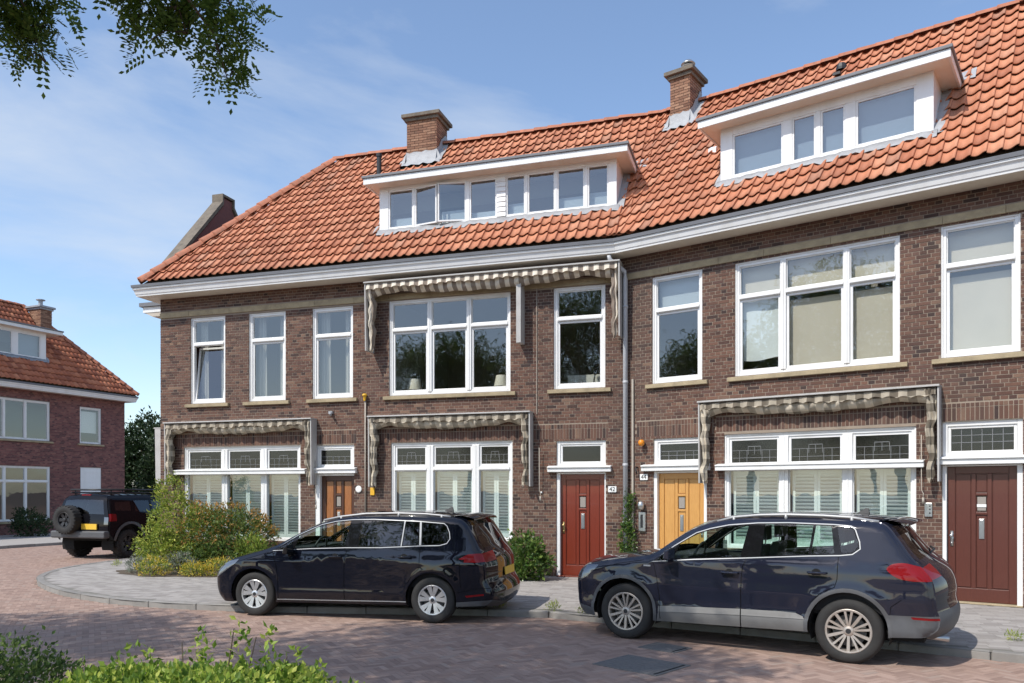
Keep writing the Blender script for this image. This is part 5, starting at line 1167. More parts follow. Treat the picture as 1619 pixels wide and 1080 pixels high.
def build_car(S):
    root = thing(S['name'], S['label'], S['cat'], S['loc'], S['rz'])
    # outline
    dense = crom([(x, z, c) for x, z, c in S['outline']], .045)
    OU = np.array([u for u, _ in dense]); OP = np.array([p[:2] for _, p in dense]); OC = np.array([p[2] for _, p in dense])
    HW = S['hw']; zk = [a for a, _ in HW]; wk = [b for _, b in HW]
    er, ed = S.get('edge', (.075, .045))
    def dist_edge(P):
        P = np.asarray(P, float); A = OP[:-1]; B = OP[1:]; AB = B - A; L2 = (AB ** 2).sum(1) + 1e-12
        t = np.clip(((P[:, None] - A[None]) * AB[None]).sum(2) / L2, 0, 1); q = A[None] + t[..., None] * AB[None]; return np.sqrt(((P[:, None] - q) ** 2).sum(2)).min(1)
    def Wf(P):
        P = np.asarray(P, float); x, z = P[:, 0], P[:, 1]; w = np.interp(z, zk, wk)
        # smooth the belt profile a little
        w = (w + np.interp(z - .03, zk, wk) + np.interp(z + .03, zk, wk)) / 3
        x0, a0 = S['taper_f']; x1, a1 = S['taper_r']; pf = S.get('pow', 2.0)
        w = w - a0 * np.clip((x0 - x) / .6, 0, 3) ** pf - a1 * np.clip((x - x1) / .6, 0, 3) ** pf
        for (zc, amp, sg, xa, xb) in S.get('crease', ()):
            w = w + amp * np.exp(-((z - zc(x)) / sg) ** 2) * np.clip((x - xa) / .25, 0, 1) * np.clip((xb - x) / .25, 0, 1)
        for (xc, zc, rr, amp) in S['arches_bulge']:
            d = np.hypot(x - xc, z - zc); w = w + amp * np.exp(-((d - rr) / .07) ** 2)
        d = dist_edge(P); k = np.clip(1 - d / er, 0, 1); return w - ed * k ** 2
    def nrm(P):
        e = .006; P = np.asarray(P, float); gx = (Wf(P + [e, 0]) - Wf(P - [e, 0])) / (2 * e); gz = (Wf(P + [0, e]) - Wf(P - [0, e])) / (2 * e)
        n = np.stack([-gx, np.ones(len(P)), -gz], 1); return n / np.linalg.norm(n, axis=1, keepdims=True)
    side_poly = [tuple(p) for p in OP] + densify(S['bottom'], .06, False)[0:]
    regs = S['regions']                                        # (key, poly, inset)
    pts = []; edges = []
    def addloop(poly, st=.05, closed=True):
        q = densify(poly, st, closed); b0 = len(pts); pts.extend(q); n = len(q)
        edges.extend([(b0 + i, b0 + (i + 1) % n) for i in range(n if closed else n - 1)])
    addloop(side_poly, 9)
    for key, poly, ins in regs: addloop(poly)
    xs = np.arange(OP[:, 0].min(), OP[:, 0].max(), .065); zs = np.arange(OP[:, 1].min(), OP[:, 1].max(), .055)
    G = np.stack(np.meshgrid(xs, zs), -1).reshape(-1, 2) + rng.uniform(-.004, .004, (len(xs) * len(zs), 2)); G = G[in_poly(G, side_poly)]
    # keep grid points off the constraint edges
    ep = np.array(pts); G = G[np.array([np.min(np.hypot(*(ep - g).T)) > .016 for g in G])]
    # fine rows close to the outline for the rounding
    for dd in (.02, .045):
        off = offset_poly(side_poly, -dd)[:len(OP)]; off = np.array(off); off = off[in_poly(off, side_poly)]; off = off[np.array([np.min(np.hypot(*(ep - g).T)) > .012 for g in off])]; G = np.concatenate([G, off])
    V2 = [Vector(p) for p in pts] + [Vector(p) for p in G]
    vo, eo, fo, *_ = geometry.delaunay_2d_cdt(V2, edges, [], 0, 1e-5)
    VP = np.array([tuple(v) for v in vo]); TR = np.array([f for f in fo]); cen = VP[TR].mean(1)
    inside = in_poly(cen, side_poly); key = np.array(['body'] * len(TR), dtype=object); insv = np.zeros(len(TR)); key[~inside] = ''
    done = np.zeros(len(TR), bool)
    for kx, poly, ins in regs:
        m = in_poly(cen, poly) & ~done & inside; key[m] = kx; insv[m] = ins; done |= m
    # orientation
    a2 = np.cross(VP[TR[:, 1]] - VP[TR[:, 0]], VP[TR[:, 2]] - VP[TR[:, 0]]); TR[a2 < 0] = TR[a2 < 0][:, ::-1]
    W = Wf(VP); NN = nrm(VP)
    parts = {}
    mats = S['mats']; pm = S['part_of']
    def emit(kx, sgn):
        m = key == kx
        if not m.any(): return None
        t = TR[m]; u, inv = np.unique(t, return_inverse=True); t2 = inv.reshape(-1, 3); ins = insv[m][0]
        w = W[u] - ins; V = np.stack([VP[u, 0], sgn * w, VP[u, 1]], 1); F = t2 if sgn < 0 else t2[:, ::-1]
        n = NN[u] * np.array([1, sgn, 1])
        return V, F, n
    base = {}
    order = ['body'] + [k for k in dict.fromkeys(r[0] for r in regs) if k not in ('hole',)]
    for kx in order:
        for sgn in (-1, 1):
            r = emit(kx, sgn)
            if r is None: continue
            base.setdefault((pm.get(kx, kx), sgn if pm.get(kx, kx) != 'body' else 0), []).append((kx, r))
    # top strip
    We = Wf(OP); vs_ = sorted(set([-1, -.97, -.9, -.78, -.6, -.4, -.2, 0, .2, .4, .6, .78, .9, .97, 1] + S.get('vlines', [])))
    T = np.gradient(OP, axis=0); T /= np.linalg.norm(T, axis=1, keepdims=True) + 1e-9; ON = np.stack([-T[:, 1], T[:, 0]], 1)
    for _ in range(3): ON[1:-1] = (ON[:-2] + 2 * ON[1:-1] + ON[2:]) / 4
    for _ in range(2): OC[1:-1] = (OC[:-2] + 2 * OC[1:-1] + OC[2:]) / 4
    SV = np.zeros((len(OP), len(vs_), 3))
    for j, v in enumerate(vs_):
        k = (1 - abs(v) ** 2.4); SV[:, j, 0] = OP[:, 0] + ON[:, 0] * OC * k; SV[:, j, 2] = OP[:, 1] + ON[:, 1] * OC * k; SV[:, j, 1] = We * v
    sk = {}
    for i in range(len(OP) - 1):
        um = (OU[i] + OU[i + 1]) / 2
        for j in range(len(vs_) - 1):
            vm = abs(vs_[j] + vs_[j + 1]) / 2; kx = 'body'
            for (k2, u0, u1, v0, v1) in S['strip']:
                if u0 <= um <= u1 and v0 <= vm <= v1: kx = k2 + (('#l' if vs_[j] < 0 else '#r') if v0 > .3 else ''); break
            sk.setdefault(kx, []).append((i * len(vs_) + j, (i + 1) * len(vs_) + j, (i + 1) * len(vs_) + j + 1, i * len(vs_) + j + 1))
    SVf = SV.reshape(-1, 3)
    def grid_normals():
        du = np.gradient(SV, axis=0); dv = np.gradient(SV, axis=1); n = np.cross(du, dv); n /= np.linalg.norm(n, axis=2, keepdims=True) + 1e-9; return -n.reshape(-1, 3) if n[len(OP) // 2, len(vs_) // 2, 2] < 0 else n.reshape(-1, 3)
    SN = grid_normals()
    def mk(name, chunks, parent):
        V = []; F = []; Nn = []; mi = []; ml = []; o = 0
        for kx, (v, f, n) in chunks:
            mm = M[mats.get(kx.split('#')[0], mats['body'])]
            if mm not in ml: ml.append(mm)
            V.append(v); F += [tuple(int(a) + o for a in q) for q in f]; Nn.append(n); mi += [ml.index(mm)] * len(f); o += len(v)
        me = bpy.data.meshes.new(name); me.from_pydata(np.concatenate(V).tolist(), [], F)
        for m in ml: me.materials.append(m)
        me.polygons.foreach_set('material_index', mi); me.polygons.foreach_set('use_smooth', [True] * len(F)); me.update()
        if len(me.vertices) == o: me.normals_split_custom_set_from_vertices(np.concatenate(Nn).tolist())
        return link(name, me, parent)
    def strip_chunk(kx):
        f = np.array(sk[kx]); u, inv = np.unique(f, return_inverse=True); f2 = inv.reshape(-1, 4)
        v = SVf[u]; n = SN[u]; fn = np.cross(v[f2[:, 1]] - v[f2[:, 0]], v[f2[:, 2]] - v[f2[:, 0]]); flip = (fn * n[f2[:, 0]]).sum(1) < 0; f2[flip] = f2[flip][:, ::-1]
        return (kx, (v, f2, n))
    bodych = base.pop(('body', 0)) + [strip_chunk('body')]
    body = mk('body', bodych, root)
    for kx in sk:
        if kx != 'body':
            if kx in S.get('strip_body', ()): continue
            mk(S['strip_names'].get(kx.split('#')[0], kx.split('#')[0]), [strip_chunk(kx)], root)
    made = {}
    for (nm, sgn), ch in base.items():
        par = root
        o = mk(S['names'].get(nm, nm), ch, par); made[(nm, sgn)] = o
    for (nm, sgn), o in made.items():
        p = S.get('sub', {}).get(nm)
        if p and (p, sgn) in made: o.parent = made[(p, sgn)]
    # wheel wells, underbody, cabin
    b = MB(); x0, x1 = OP[:, 0].min() + .12, OP[:, 0].max() - .15; zb = S['floor']
    b.box(x0, x1, -.70, .70, zb, zb + .10); b.box(S['wb'] * .5 - .95, S['wb'] * .5 + .9, -.78, .78, zb + .1, zb + .2); 
    for xc in (0, S['wb']):
        R = S['arch_r']; zc = S['wr'] + .015
        for sg in (-1, 1):
            P = [[(xc + R * math.cos(t), sg * y, zc + R * math.sin(t)) for t in np.linspace(-.35, math.pi + .35, 22)] for y in (S['ww'] - .01, .48)]
            b.grid(P); b.add([(xc + R * math.cos(t), sg * .48, zc + R * math.sin(t)) for t in np.linspace(-.35, math.pi + .35, 22)], [tuple(range(22))])
    b.build('underbody', M['black'], root)
    st = S.get('style'); tr = S['wheel_y']
    for xc in (0, S['wb']):
        for sg in (-1, 1): wheel(root, xc, sg * tr, S['wr'], S['rim_r'], sg, st, S['rim'])
    b = MB(); bz = S['belt'] - .05
    b.box(S['cab'][0], S['cab'][1], -.72, .72, bz - .55, bz - .5); b.box(S['cab'][0] - .1, S['cab'][0] + .32, -.74, .74, bz - .4, bz + .02); b.box(S['cab'][1], S['cab'][1] + .05, -.7, .7, bz - .5, bz - .02); b.box(S['cab'][0] - .1, S['cab'][1], -.79, -.76, bz - .5, bz - .03); b.box(S['cab'][0] - .1, S['cab'][1], .76, .79, bz - .5, bz - .03)
    b.build('cabin', M['cabin'], root)
    for (sx, ys) in S['seats']:
        for y in ys:
            k = MB(); rz_ = bz + .02
            k.hexa([(sx - .1, y - .24, bz - .25), (sx + .10, y - .24, bz - .25), (sx + .10, y + .24, bz - .25), (sx - .1, y + .24, bz - .25), (sx + .10, y - .17, bz + .17), (sx + .19, y - .17, bz + .17), (sx + .19, y + .17, bz + .17), (sx + .10, y + .17, bz + .17)]); k.box(sx - .5, sx - .05, y - .24, y + .24, bz - .35, bz - .22)
            k.box(sx + .11, sx + .21, y - .13, y + .13, bz + .23, bz + .40); k.tube([(sx + .15, y - .06, bz + .15), (sx + .16, y - .06, bz + .25)], .008, 6); k.tube([(sx + .15, y + .06, bz + .15), (sx + .16, y + .06, bz + .25)], .008, 6)
            k.build('seat', M['seat'], root, bevel=.035)
    k = MB(); sx = S['seats'][0][0] - .50; n = 20
    ring = [(sx - .16 + .07 * math.sin(t) , -.36 + .18 * math.cos(t), bz + .0 + .17 * math.sin(t)) for t in np.linspace(0, 2 * math.pi, n + 1)]
    k.tube(ring, .015, 6, caps=False); k.tube([(sx - .28, -.36, bz - .06), (sx - .17, -.36, bz)], .03, 8); k.build('steering_wheel', M['dark'], root, True)
    # mirrors, handles
    for sg in (-1, 1):
        mx_, mz = S['mirror']; w = float(Wf(np.array([[mx_, mz]]))[0])
        k = MB(); V = [(mx_ - .10, sg * (w + .03), mz - .05), (mx_ + .03, sg * (w + .02), mz - .06), (mx_ + .03, sg * (w + .22), mz - .05), (mx_ - .06, sg * (w + .20), mz - .04), (mx_ - .08, sg * (w + .03), mz + .08), (mx_ + .03, sg * (w + .02), mz + .10), (mx_ + .03, sg * (w + .22), mz + .09), (mx_ - .04, sg * (w + .20), mz + .06)]
        k.hexa(V if sg > 0 else [V[i] for i in (3, 2, 1, 0, 7, 6, 5, 4)]); k.box(mx_ - .06, mx_ + .01, min(sg * (w - .06), sg * (w + .06)), max(sg * (w - .06), sg * (w + .06)), mz - .085, mz - .055)
        k.build('wing_mirror', M[mats['mirror']], root, bevel=.025)
        for (hx, hz) in S['handles']:
            w = float(Wf(np.array([[hx, hz]]))[0]); k = MB()
            k.tube([(hx - .10, sg * (w - .005), hz), (hx - .085, sg * (w + .035), hz), (hx + .085, sg * (w + .035), hz), (hx + .10, sg * (w - .005), hz)], [.012, .014, .014, .012], 8)
            o = k.build('door_handle', M[mats['handle']], made.get(('front_door' if hx < S['bsplit'] else 'rear_door', sg), root), True)
            k = MB(); k.lathe([(0, sg * (w + .0015)), (.05, sg * (w + .0015))], 18, 'y', (hx - .01, 0, hz - .005)); o2 = k.build('handle_recess', M['black'], made.get(('front_door' if hx < S['bsplit'] else 'rear_door', sg), root))
        if S.get('rail'):
            pts_ = [(x, sg * y, z) for x, y, z in S['rail']]; k = MB(); k.tube(pts_, .016, 8)
            for i in (1, len(pts_) // 2, len(pts_) - 2): p = pts_[i]; k.tube([p, (p[0], p[1], p[2] - .06)], .018, 8)
            k.build('roof_rail', M[mats['rail']], root, True)
    return root, Wf, made, body
# --- right car: dark blue compact off-road estate -------------------------------------------------
def arc(xc, zc, r, a0, a1, n=18): return [(xc + r * math.cos(t), zc + r * math.sin(t)) for t in np.linspace(a0, a1, n)]
def arch_hole(xc, zc, r, zlow): return arc(xc, zc, r, -.55, math.pi + .55, 26) + [(xc - r * math.cos(.55), zlow - .3), (xc + r * math.cos(.55), zlow - .3)]
wbT = 2.604
dlo = [(.36, .985), (.90, 1.035), (1.543, 1.080), (2.2, 1.13), (2.52, 1.148), (2.64, 1.165), (2.715, 1.225), (2.705, 1.30), (2.655, 1.43), (2.61, 1.468), (2.43, 1.482), (1.95, 1.492), (1.6, 1.482), (1.268, 1.452), (1.05, 1.405), (.881, 1.350), (.626, 1.187)]
bandb = lambda x: np.interp(x, [.36, .9, 1.543, 2.2, 2.64], [.985, 1.035, 1.08, 1.13, 1.165])
bandt = lambda x: np.interp(x, [.36, .626, .881, 1.05, 1.268, 1.6, 1.95, 2.43, 2.61], [.985, 1.187, 1.35, 1.405, 1.452, 1.482, 1.492, 1.482, 1.468])
def paneq(xb0, xb1, xt0, xt1, m=.022, n=8):
    lo = [(x, float(bandb(x)) + m) for x in np.linspace(xb0, xb1, n)]; hi = [(x, float(bandt(x)) - m) for x in np.linspace(xt1, xt0, n)]; return lo + hi
tig = dict(name='parked_car', cat='car', label='dark blue compact off-road car with silver roof rails parked in front of the yellow door', rz=math.atan2(-.5486, .8361), loc=(0, 0, 0), style='tig', edge=(.09, .055),
  outline=[(-.64, .29, .15), (-.70, .40, .18), (-.725, .54, .19), (-.72, .68, .18), (-.69, .79, .15), (-.60, .88, .10), (-.40, .945, .07), (-.10, 1.0, .055), (.20, 1.045, .05), (.36, 1.085, .05), (.55, 1.215, .07), (.78, 1.365, .08), (1.02, 1.46, .06), (1.35, 1.522, .052), (1.75, 1.546, .05), (2.2, 1.547, .05), (2.6, 1.536, .05), (2.85, 1.515, .052), (2.96, 1.475, .06), (3.07, 1.34, .07), (3.19, 1.17, .08), (3.30, 1.05, .10), (3.39, .93, .13), (3.42, .80, .14), (3.425, .70, .13), (3.44, .60, .13), (3.46, .53, .13), (3.44, .42, .12), (3.34, .34, .10)],
  bottom=[(3.34, .34), (3.03, .325), (2.99, .315), (2.20, .305), (.42, .265), (.40, .265), (-.40, .26), (-.55, .265), (-.64, .29)],
  hw=[(.2, .845), (.30, .875), (.36, .892), (.46, .885), (.48, .872), (.60, .885), (.72, .902), (.78, .893), (.92, .893), (1.0, .886), (1.05, .868), (1.12, .850), (1.5, .712), (1.6, .670)], taper_f=(-.28, .11), taper_r=(2.85, .075),
  crease=[(lambda x: .985 + .028 * x, .010, .03, .2, 3.3)], arches_bulge=[(0, .36, .43, .016), (wbT, .36, .43, .016)],
  regions=[('hole', arch_hole(-.02, .36, .405, .36), 0), ('hole', arch_hole(wbT - .01, .36, .405, .36), 0),
    ('arch', arch_hole(-.02, .36, .448, .36), -.008), ('arch2', arch_hole(wbT - .01, .36, .448, .36), -.008),
    ('fquarter', rounded([(.43, 1.012), (.575, 1.022), (.622, 1.155)], .02), .006),
    ('pane_f', paneq(.625, 1.44, .70, 1.50), .006), ('pane_r', paneq(1.665, 2.185, 1.685, 2.215), .006), ('pane_r2', paneq(2.215, 2.455, 2.245, 2.405), .006),
    ('pane_q', rounded([(2.525, 1.172), (2.63, 1.188), (2.69, 1.235), (2.68, 1.30), (2.635, 1.42), (2.60, 1.447), (2.465, 1.458)], .03), .006),
    ('blacktrim', offset_poly(dlo, -.008), .003), ('chrome', offset_poly(dlo, .003), -.004),
    ('lamp', rounded([(2.965, 1.03), (3.02, 1.085), (3.14, 1.105), (3.40, 1.03), (3.50, .95), (3.40, .915), (3.2, .915), (3.06, .945)], .06), -.006),
    ('headlamp', rounded([(-.74, .68), (-.70, .81), (-.56, .90), (-.36, .915), (-.42, .85), (-.56, .74), (-.70, .665)], .03), -.004),
    ('reflector', rounded([(3.20, .548), (3.48, .54), (3.48, .515), (3.22, .522)], .01), -.004),
    ('bumper', [(2.98, .555), (3.25, .558), (3.55, .565), (3.60, .3), (2.98, .25)], -.006), ('bumper2', [(-.95, .40), (-.80, .42), (-.45, .36), (-.40, .2), (-.95, .2)], -.004),
    ('seam', strip_poly([(1.452, .30), (1.450, .52), (1.457, .72), (1.462, .86), (1.475, .98), (1.515, 1.075)], .009), .012), ('seam', strip_poly([(.47, .30), (.465, .5), (.44, .72), (.40, .92), (.375, .98)], .008), .012),
    ('seam', strip_poly([(2.21, .62), (2.33, .74), (2.47, .81), (2.495, .90), (2.50, 1.13)], .008), .012), ('seam', strip_poly([(3.01, .555), (3.02, .64), (3.12, .72)], .007), .01), ('seam', strip_poly([(-.42, .84), (-.1, .94), (.25, 1.0)], .006), .008),
    ('sill', [(.455, .455), (.9, .475), (1.445, .495), (1.445, .425), (.45, .385)], -.012), ('sill', [(1.458, .495), (1.9, .505), (2.06, .50), (2.14, .47), (2.16, .44), (1.458, .425)], -.012), ('sill2', [(.45, .385), (1.445, .425), (1.445, .255), (.42, .255)], -.006), ('sill2', [(1.458, .425), (2.16, .44), (2.16, .25), (1.458, .255)], -.006),
    ('front_door', [(.47, .30), (.465, .5), (.44, .72), (.40, .92), (.375, .97), (1.515, 1.06), (1.475, .98), (1.462, .86), (1.457, .72), (1.450, .52), (1.452, .30)], 0),
    ('rear_door', [(1.452, .30), (1.450, .52), (1.457, .72), (1.462, .86), (1.475, .98), (1.515, 1.06), (2.50, 1.13), (2.495, .90), (2.47, .81), (2.33, .74), (2.21, .62), (2.19, .30)], 0)],
  mats=dict(body='paint_navy', front_door='paint_navy', rear_door='paint_navy', arch='clad', arch2='clad', sill='clad_lt', sill2='clad_mid', bumper='clad', bumper2='clad', front_bumper='clad', rear_bumper='clad', seam='black', chrome='chrome', blacktrim='trim', pane_f='carglass', pane_r='carglass', pane_r2='carglass', pane_q='carglass', fquarter='carglass', lamp='redlens', headlamp='whitelens', reflector='redlens', windscreen='carglass', rear_window='privacy', grille='dark', headlight='whitelens', taillight='redlens', mirror='paint_navy', handle='paint_navy', rail='rail'),
  part_of=dict(), names=dict(pane_f='side_window', pane_r='side_window', pane_r2='side_window', pane_q='side_window', fquarter='side_window', lamp='tail_light', headlamp='headlight', arch='wheel_arch_trim', arch2='wheel_arch_trim', sill='sill_trim', sill2='sill_panel', chrome='window_trim', blacktrim='window_frame', seam='door_gap', bumper='bumper_trim', bumper2='bumper_trim'), sub=dict(),
  strip=[('front_bumper', 0, 1.6, 0, 1), ('grille', 2.2, 3.9, 0, .6), ('headlight', 3.3, 5.0, .62, 1), ('windscreen', 9.25, 11.9, 0, .93), ('rear_window', 18.4, 20.6, 0, .86), ('taillight', 21.0, 22.15, .72, 1), ('rear_bumper', 25.2, 28, 0, 1)], strip_names={'taillight': 'tail_light'}, vlines=[.62, -.62, .86, -.86, .93, -.93, .7, -.7],
  floor=.27, wb=wbT, arch_r=.41, wr=.347, ww=.86, wheel_y=.775, rim_r=.238, rim='alloy_tan', belt=1.09, cab=(.45, 2.95), seats=[(1.42, (-.37, .37)), (2.30, (-.42, 0, .42))], mirror=(.63, 1.075), handles=[(1.33, .905), (2.29, .957)], bsplit=1.5,
  rail=[(1.10, .64, 1.485), (1.3, .645, 1.538), (1.6, .65, 1.568), (1.9, .65, 1.577), (2.3, .648, 1.572), (2.6, .645, 1.556), (2.87, .635, 1.515)])
cx_, cy_ = 1.409, 9.866; off = .885
tig['loc'] = (cx_ + .5486 * off, cy_ + .8361 * off, 0)
tg, WT, mT, bT = build_car(tig)
def extras(root, Wf, spo, fin, mats, plate=None):
    b = MB(); x0, x1, y, z0, z1 = spo
    P = []
    for k, (x, z) in enumerate(((x0, z0), (x0 + (x1 - x0) * .5, z0 + .012), (x1, z1), (x1 + .005, z1 - .025), (x0 + .1, z0 - .05))): P.append([(x - .05 * (abs(t) ** 3), y * t, z - .03 * t * t) for t in np.linspace(-1, 1, 13)])
    b.grid(P[::-1]); b.build('roof_spoiler', M[mats], root, True)
    b = MB(); x, z = fin; b.hexa([(x - .09, -.022, z), (x + .06, -.022, z), (x + .06, .022, z), (x - .09, .022, z), (x + .015, -.004, z + .065), (x + .05, -.004, z + .065), (x + .05, .004, z + .065), (x + .015, .004, z + .065)]); b.build('aerial_fin', M['dark'], root, bevel=.006)
    if plate:
        b = MB(); x, z, tilt = plate; b.box(-.006, .006, -.26, .26, -.056, .056); b.build('number_plate', M['plate_y'], root, False, (x, 0, z), (0, tilt, 0))
extras(tg, WT, (2.82, 3.20, .60, 1.552, 1.53), (2.62, 1.582), 'paint_navy', (3.535, .80, R_(-6)))
b = MB(); b.tube([(3.26, 0, 1.12), (3.33, .1, 1.20), (3.27, .35, 1.21)], .012, 6); b.build('rear_wiper', M['dark'], tg)
b = MB(); b.tube([(3.2, -.45, .30), (3.52, -.45, .29)], .03, 10); b.build('exhaust', M['steel'], tg, True)
b = MB(); w = float(WT(np.array([[.30, .93]]))[0]); b.box(.255, .345, -w - .004, -w, .925, .945); b.build('side_badge', M['chrome'], tg)

# --- left car: black people carrier ------------------------------------------------------------
wbU = 2.786
dloU = [(.303, .972), (.9, 1.010), (1.45, 1.032), (2.0, 1.042), (2.6, 1.076), (2.88, 1.085), (2.985, 1.115), (3.027, 1.18), (3.01, 1.27), (2.965, 1.36), (2.917, 1.395), (2.555, 1.42), (2.3, 1.43), (1.85, 1.445), (1.508, 1.437), (1.25, 1.41), (1.022, 1.360), (.668, 1.207)]
bandb = lambda x: np.interp(x, [.303, .9, 1.45, 2.0, 2.6, 2.88], [.972, 1.01, 1.032, 1.042, 1.076, 1.085])
bandt = lambda x: np.interp(x, [.303, .668, 1.022, 1.25, 1.508, 1.85, 2.3, 2.555, 2.917], [.972, 1.207, 1.36, 1.41, 1.437, 1.445, 1.43, 1.42, 1.395])
tou = dict(name='parked_car', cat='car', label='black people carrier with silver wheels parked left of the red door', rz=math.atan2(-.2427, .9701), loc=(0, 0, 0), style='tou', edge=(.09, .055),
  outline=[(-.60, .20, .13), (-.67, .28, .16), (-.71, .40, .17), (-.715, .52, .18), (-.68, .63, .15), (-.59, .72, .12), (-.44, .805, .08), (-.24, .875, .06), (.08, .965, .05), (.34, 1.055, .05), (.62, 1.20, .07), (.98, 1.365, .08), (1.30, 1.452, .06), (1.7, 1.495, .055), (2.2, 1.504, .055), (2.65, 1.496, .055), (2.95, 1.477, .055), (3.14, 1.455, .06), (3.24, 1.385, .06), (3.33, 1.24, .07), (3.41, 1.10, .08), (3.48, .98, .10), (3.53, .86, .12), (3.545, .74, .12), (3.55, .62, .12), (3.60, .52, .13), (3.64, .44, .13), (3.62, .34, .12), (3.52, .26, .09)],
  bottom=[(3.52, .26), (3.15, .245), (3.11, .245), (2.46, .245), (.36, .215), (.34, .215), (-.36, .20), (-.48, .195), (-.60, .20)],
  hw=[(.15, .83), (.25, .868), (.32, .885), (.50, .895), (.66, .905), (.80, .912), (.855, .915), (.885, .900), (.95, .895), (1.0, .880), (1.05, .862), (1.45, .735), (1.55, .70)], taper_f=(-.22, .13), taper_r=(2.95, .065),
  crease=[(lambda x: .838 + .024 * x, .008, .018, -.2, 3.2), (lambda x: .36 + .02 * x, .010, .05, .3, 2.5)], arches_bulge=[(0, .33, .40, .014), (wbU, .33, .40, .014)],
  regions=[('hole', arch_hole(-.01, .335, .372, .33), 0), ('hole', arch_hole(wbU - .02, .335, .372, .33), 0),
    ('fquarter', rounded([(.40, 1.005), (.605, 1.018), (.615, 1.158)], .02), .006),
    ('pane_f', paneq(.655, 1.44, .70, 1.49, .02), .006), ('pane_r', paneq(1.655, 2.29, 1.665, 2.31, .02), .006), ('pane_r2', paneq(2.33, 2.56, 2.345, 2.53, .02), .006),
    ('pane_q', rounded([(2.625, 1.10), (2.87, 1.108), (2.975, 1.135), (3.005, 1.185), (2.985, 1.27), (2.945, 1.345), (2.905, 1.373), (2.60, 1.395)], .03), .006),
    ('chrome2', strip_poly([(2.595, 1.09), (2.567, 1.41)], .028), -.003), ('chrome2', strip_poly([(2.31, 1.07), (2.328, 1.425)], .016), -.003),
    ('blacktrim', offset_poly(dloU, -.008), .003), ('chrome', offset_poly(dloU, .003), -.004),
    ('lamp', rounded([(3.17, .905), (3.30, .975), (3.42, .985), (3.60, .98), (3.60, .875), (3.42, .862), (3.24, .862), (3.26, .895)], .012), -.006),
    ('headlamp', rounded([(-.73, .56), (-.65, .68), (-.46, .80), (-.24, .845), (-.30, .775), (-.5, .65), (-.66, .555)], .03), -.004),
    ('reflector', rounded([(3.26, .40), (3.52, .43), (3.52, .405), (3.28, .375)], .008), -.003), ('sillchrome', strip_poly([(.38, .262), (1.4, .275), (2.42, .292)], .014), -.006),
    ('seam', strip_poly([(1.452, .25), (1.45, .52), (1.46, .80), (1.475, .95), (1.50, 1.03)], .009), .012), ('seam', strip_poly([(.40, .25), (.40, .5), (.38, .72), (.33, .90), (.30, .965)], .008), .012),
    ('seam', strip_poly([(2.42, .55), (2.5, .68), (2.60, .77), (2.60, .90), (2.60, 1.07)], .008), .012), ('seam', strip_poly([(3.14, .44), (3.25, .46), (3.42, .50), (3.60, .505)], .007), .01), ('seam', strip_poly([(3.20, .50), (3.19, .7), (3.19, .85)], .006), .01), ('seam', strip_poly([(-.28, .80), (.0, .88), (.24, .95)], .006), .008),
    ('bumper', [(3.05, .30), (3.45, .33), (3.75, .35), (3.7, .1), (3.05, .1)], -.003),
    ('front_door', [(.40, .25), (.40, .5), (.38, .72), (.33, .90), (.31, .95), (1.50, 1.015), (1.475, .95), (1.46, .80), (1.45, .52), (1.452, .25)], 0),
    ('rear_door', [(1.452, .25), (1.45, .52), (1.46, .80), (1.475, .95), (1.50, 1.015), (2.60, 1.06), (2.60, .90), (2.60, .77), (2.5, .68), (2.42, .55), (2.40, .25)], 0)],
  mats=dict(body='paint_black', front_door='paint_black', rear_door='paint_black', seam='black', chrome='chrome', chrome2='chrome', blacktrim='trim', pane_f='carglass', pane_r='privacy', pane_r2='privacy', pane_q='privacy', fquarter='carglass', lamp='redlens', headlamp='whitelens', reflector='redlens', windscreen='carglass', rear_window='privacy', grille='dark', headlight='whitelens', taillight='redlens', mirror='trim', handle='paint_black', rail='rail', bumper='clad', bumper2='clad', front_bumper='clad', rear_bumper='clad', sillchrome='chrome'),
  part_of=dict(chrome2='chrome'), names=dict(pane_f='side_window', pane_r='side_window', pane_r2='side_window', pane_q='side_window', fquarter='side_window', lamp='tail_light', headlamp='headlight', chrome='window_trim', blacktrim='window_frame', seam='door_gap', bumper='bumper_trim', bumper2='bumper_trim', sillchrome='sill_strip'), sub=dict(),
  strip=[('front_bumper', 0, 1.4, 0, 1), ('grille', 2.0, 3.6, 0, .6), ('headlight', 3.2, 5.6, .62, 1), ('windscreen', 9.2, 11.9, 0, .93), ('rear_window', 17.6, 20.6, 0, .88), ('taillight', 20.95, 22.05, .60, 1), ('rear_bumper', 27.0, 28, 0, 1)], strip_names={'taillight': 'tail_light'}, vlines=[.62, -.62, .88, -.88, .93, -.93],
  floor=.22, wb=wbU, arch_r=.378, wr=.326, ww=.87, wheel_y=.785, rim_r=.212, rim='alloy', belt=1.04, cab=(.40, 3.1), seats=[(1.45, (-.37, .37)), (2.30, (-.48, 0, .48)), (3.0, (-.35, .35))], mirror=(.63, .985), handles=[(1.32, .908), (2.38, .922)], bsplit=1.6,
  rail=[(1.02, .66, 1.42), (1.3, .668, 1.475), (1.7, .672, 1.520), (2.2, .672, 1.530), (2.6, .67, 1.522), (2.85, .665, 1.50), (2.98, .66, 1.485)])
cx_, cy_ = -3.815, 11.703
tou['loc'] = (cx_ + .2427 * off, cy_ + .9701 * off, 0)
tu, WU, mU, bU = build_car(tou)
extras(tu, WU, (3.02, 3.36, .62, 1.518, 1.49), (2.75, 1.545), 'paint_black', (3.675, .70, R_(-4)))
b = MB(); b.tube([(3.50, 0, 1.06), (3.50, .1, 1.14), (3.44, .35, 1.16)], .012, 6); b.build('rear_wiper', M['dark'], tu)

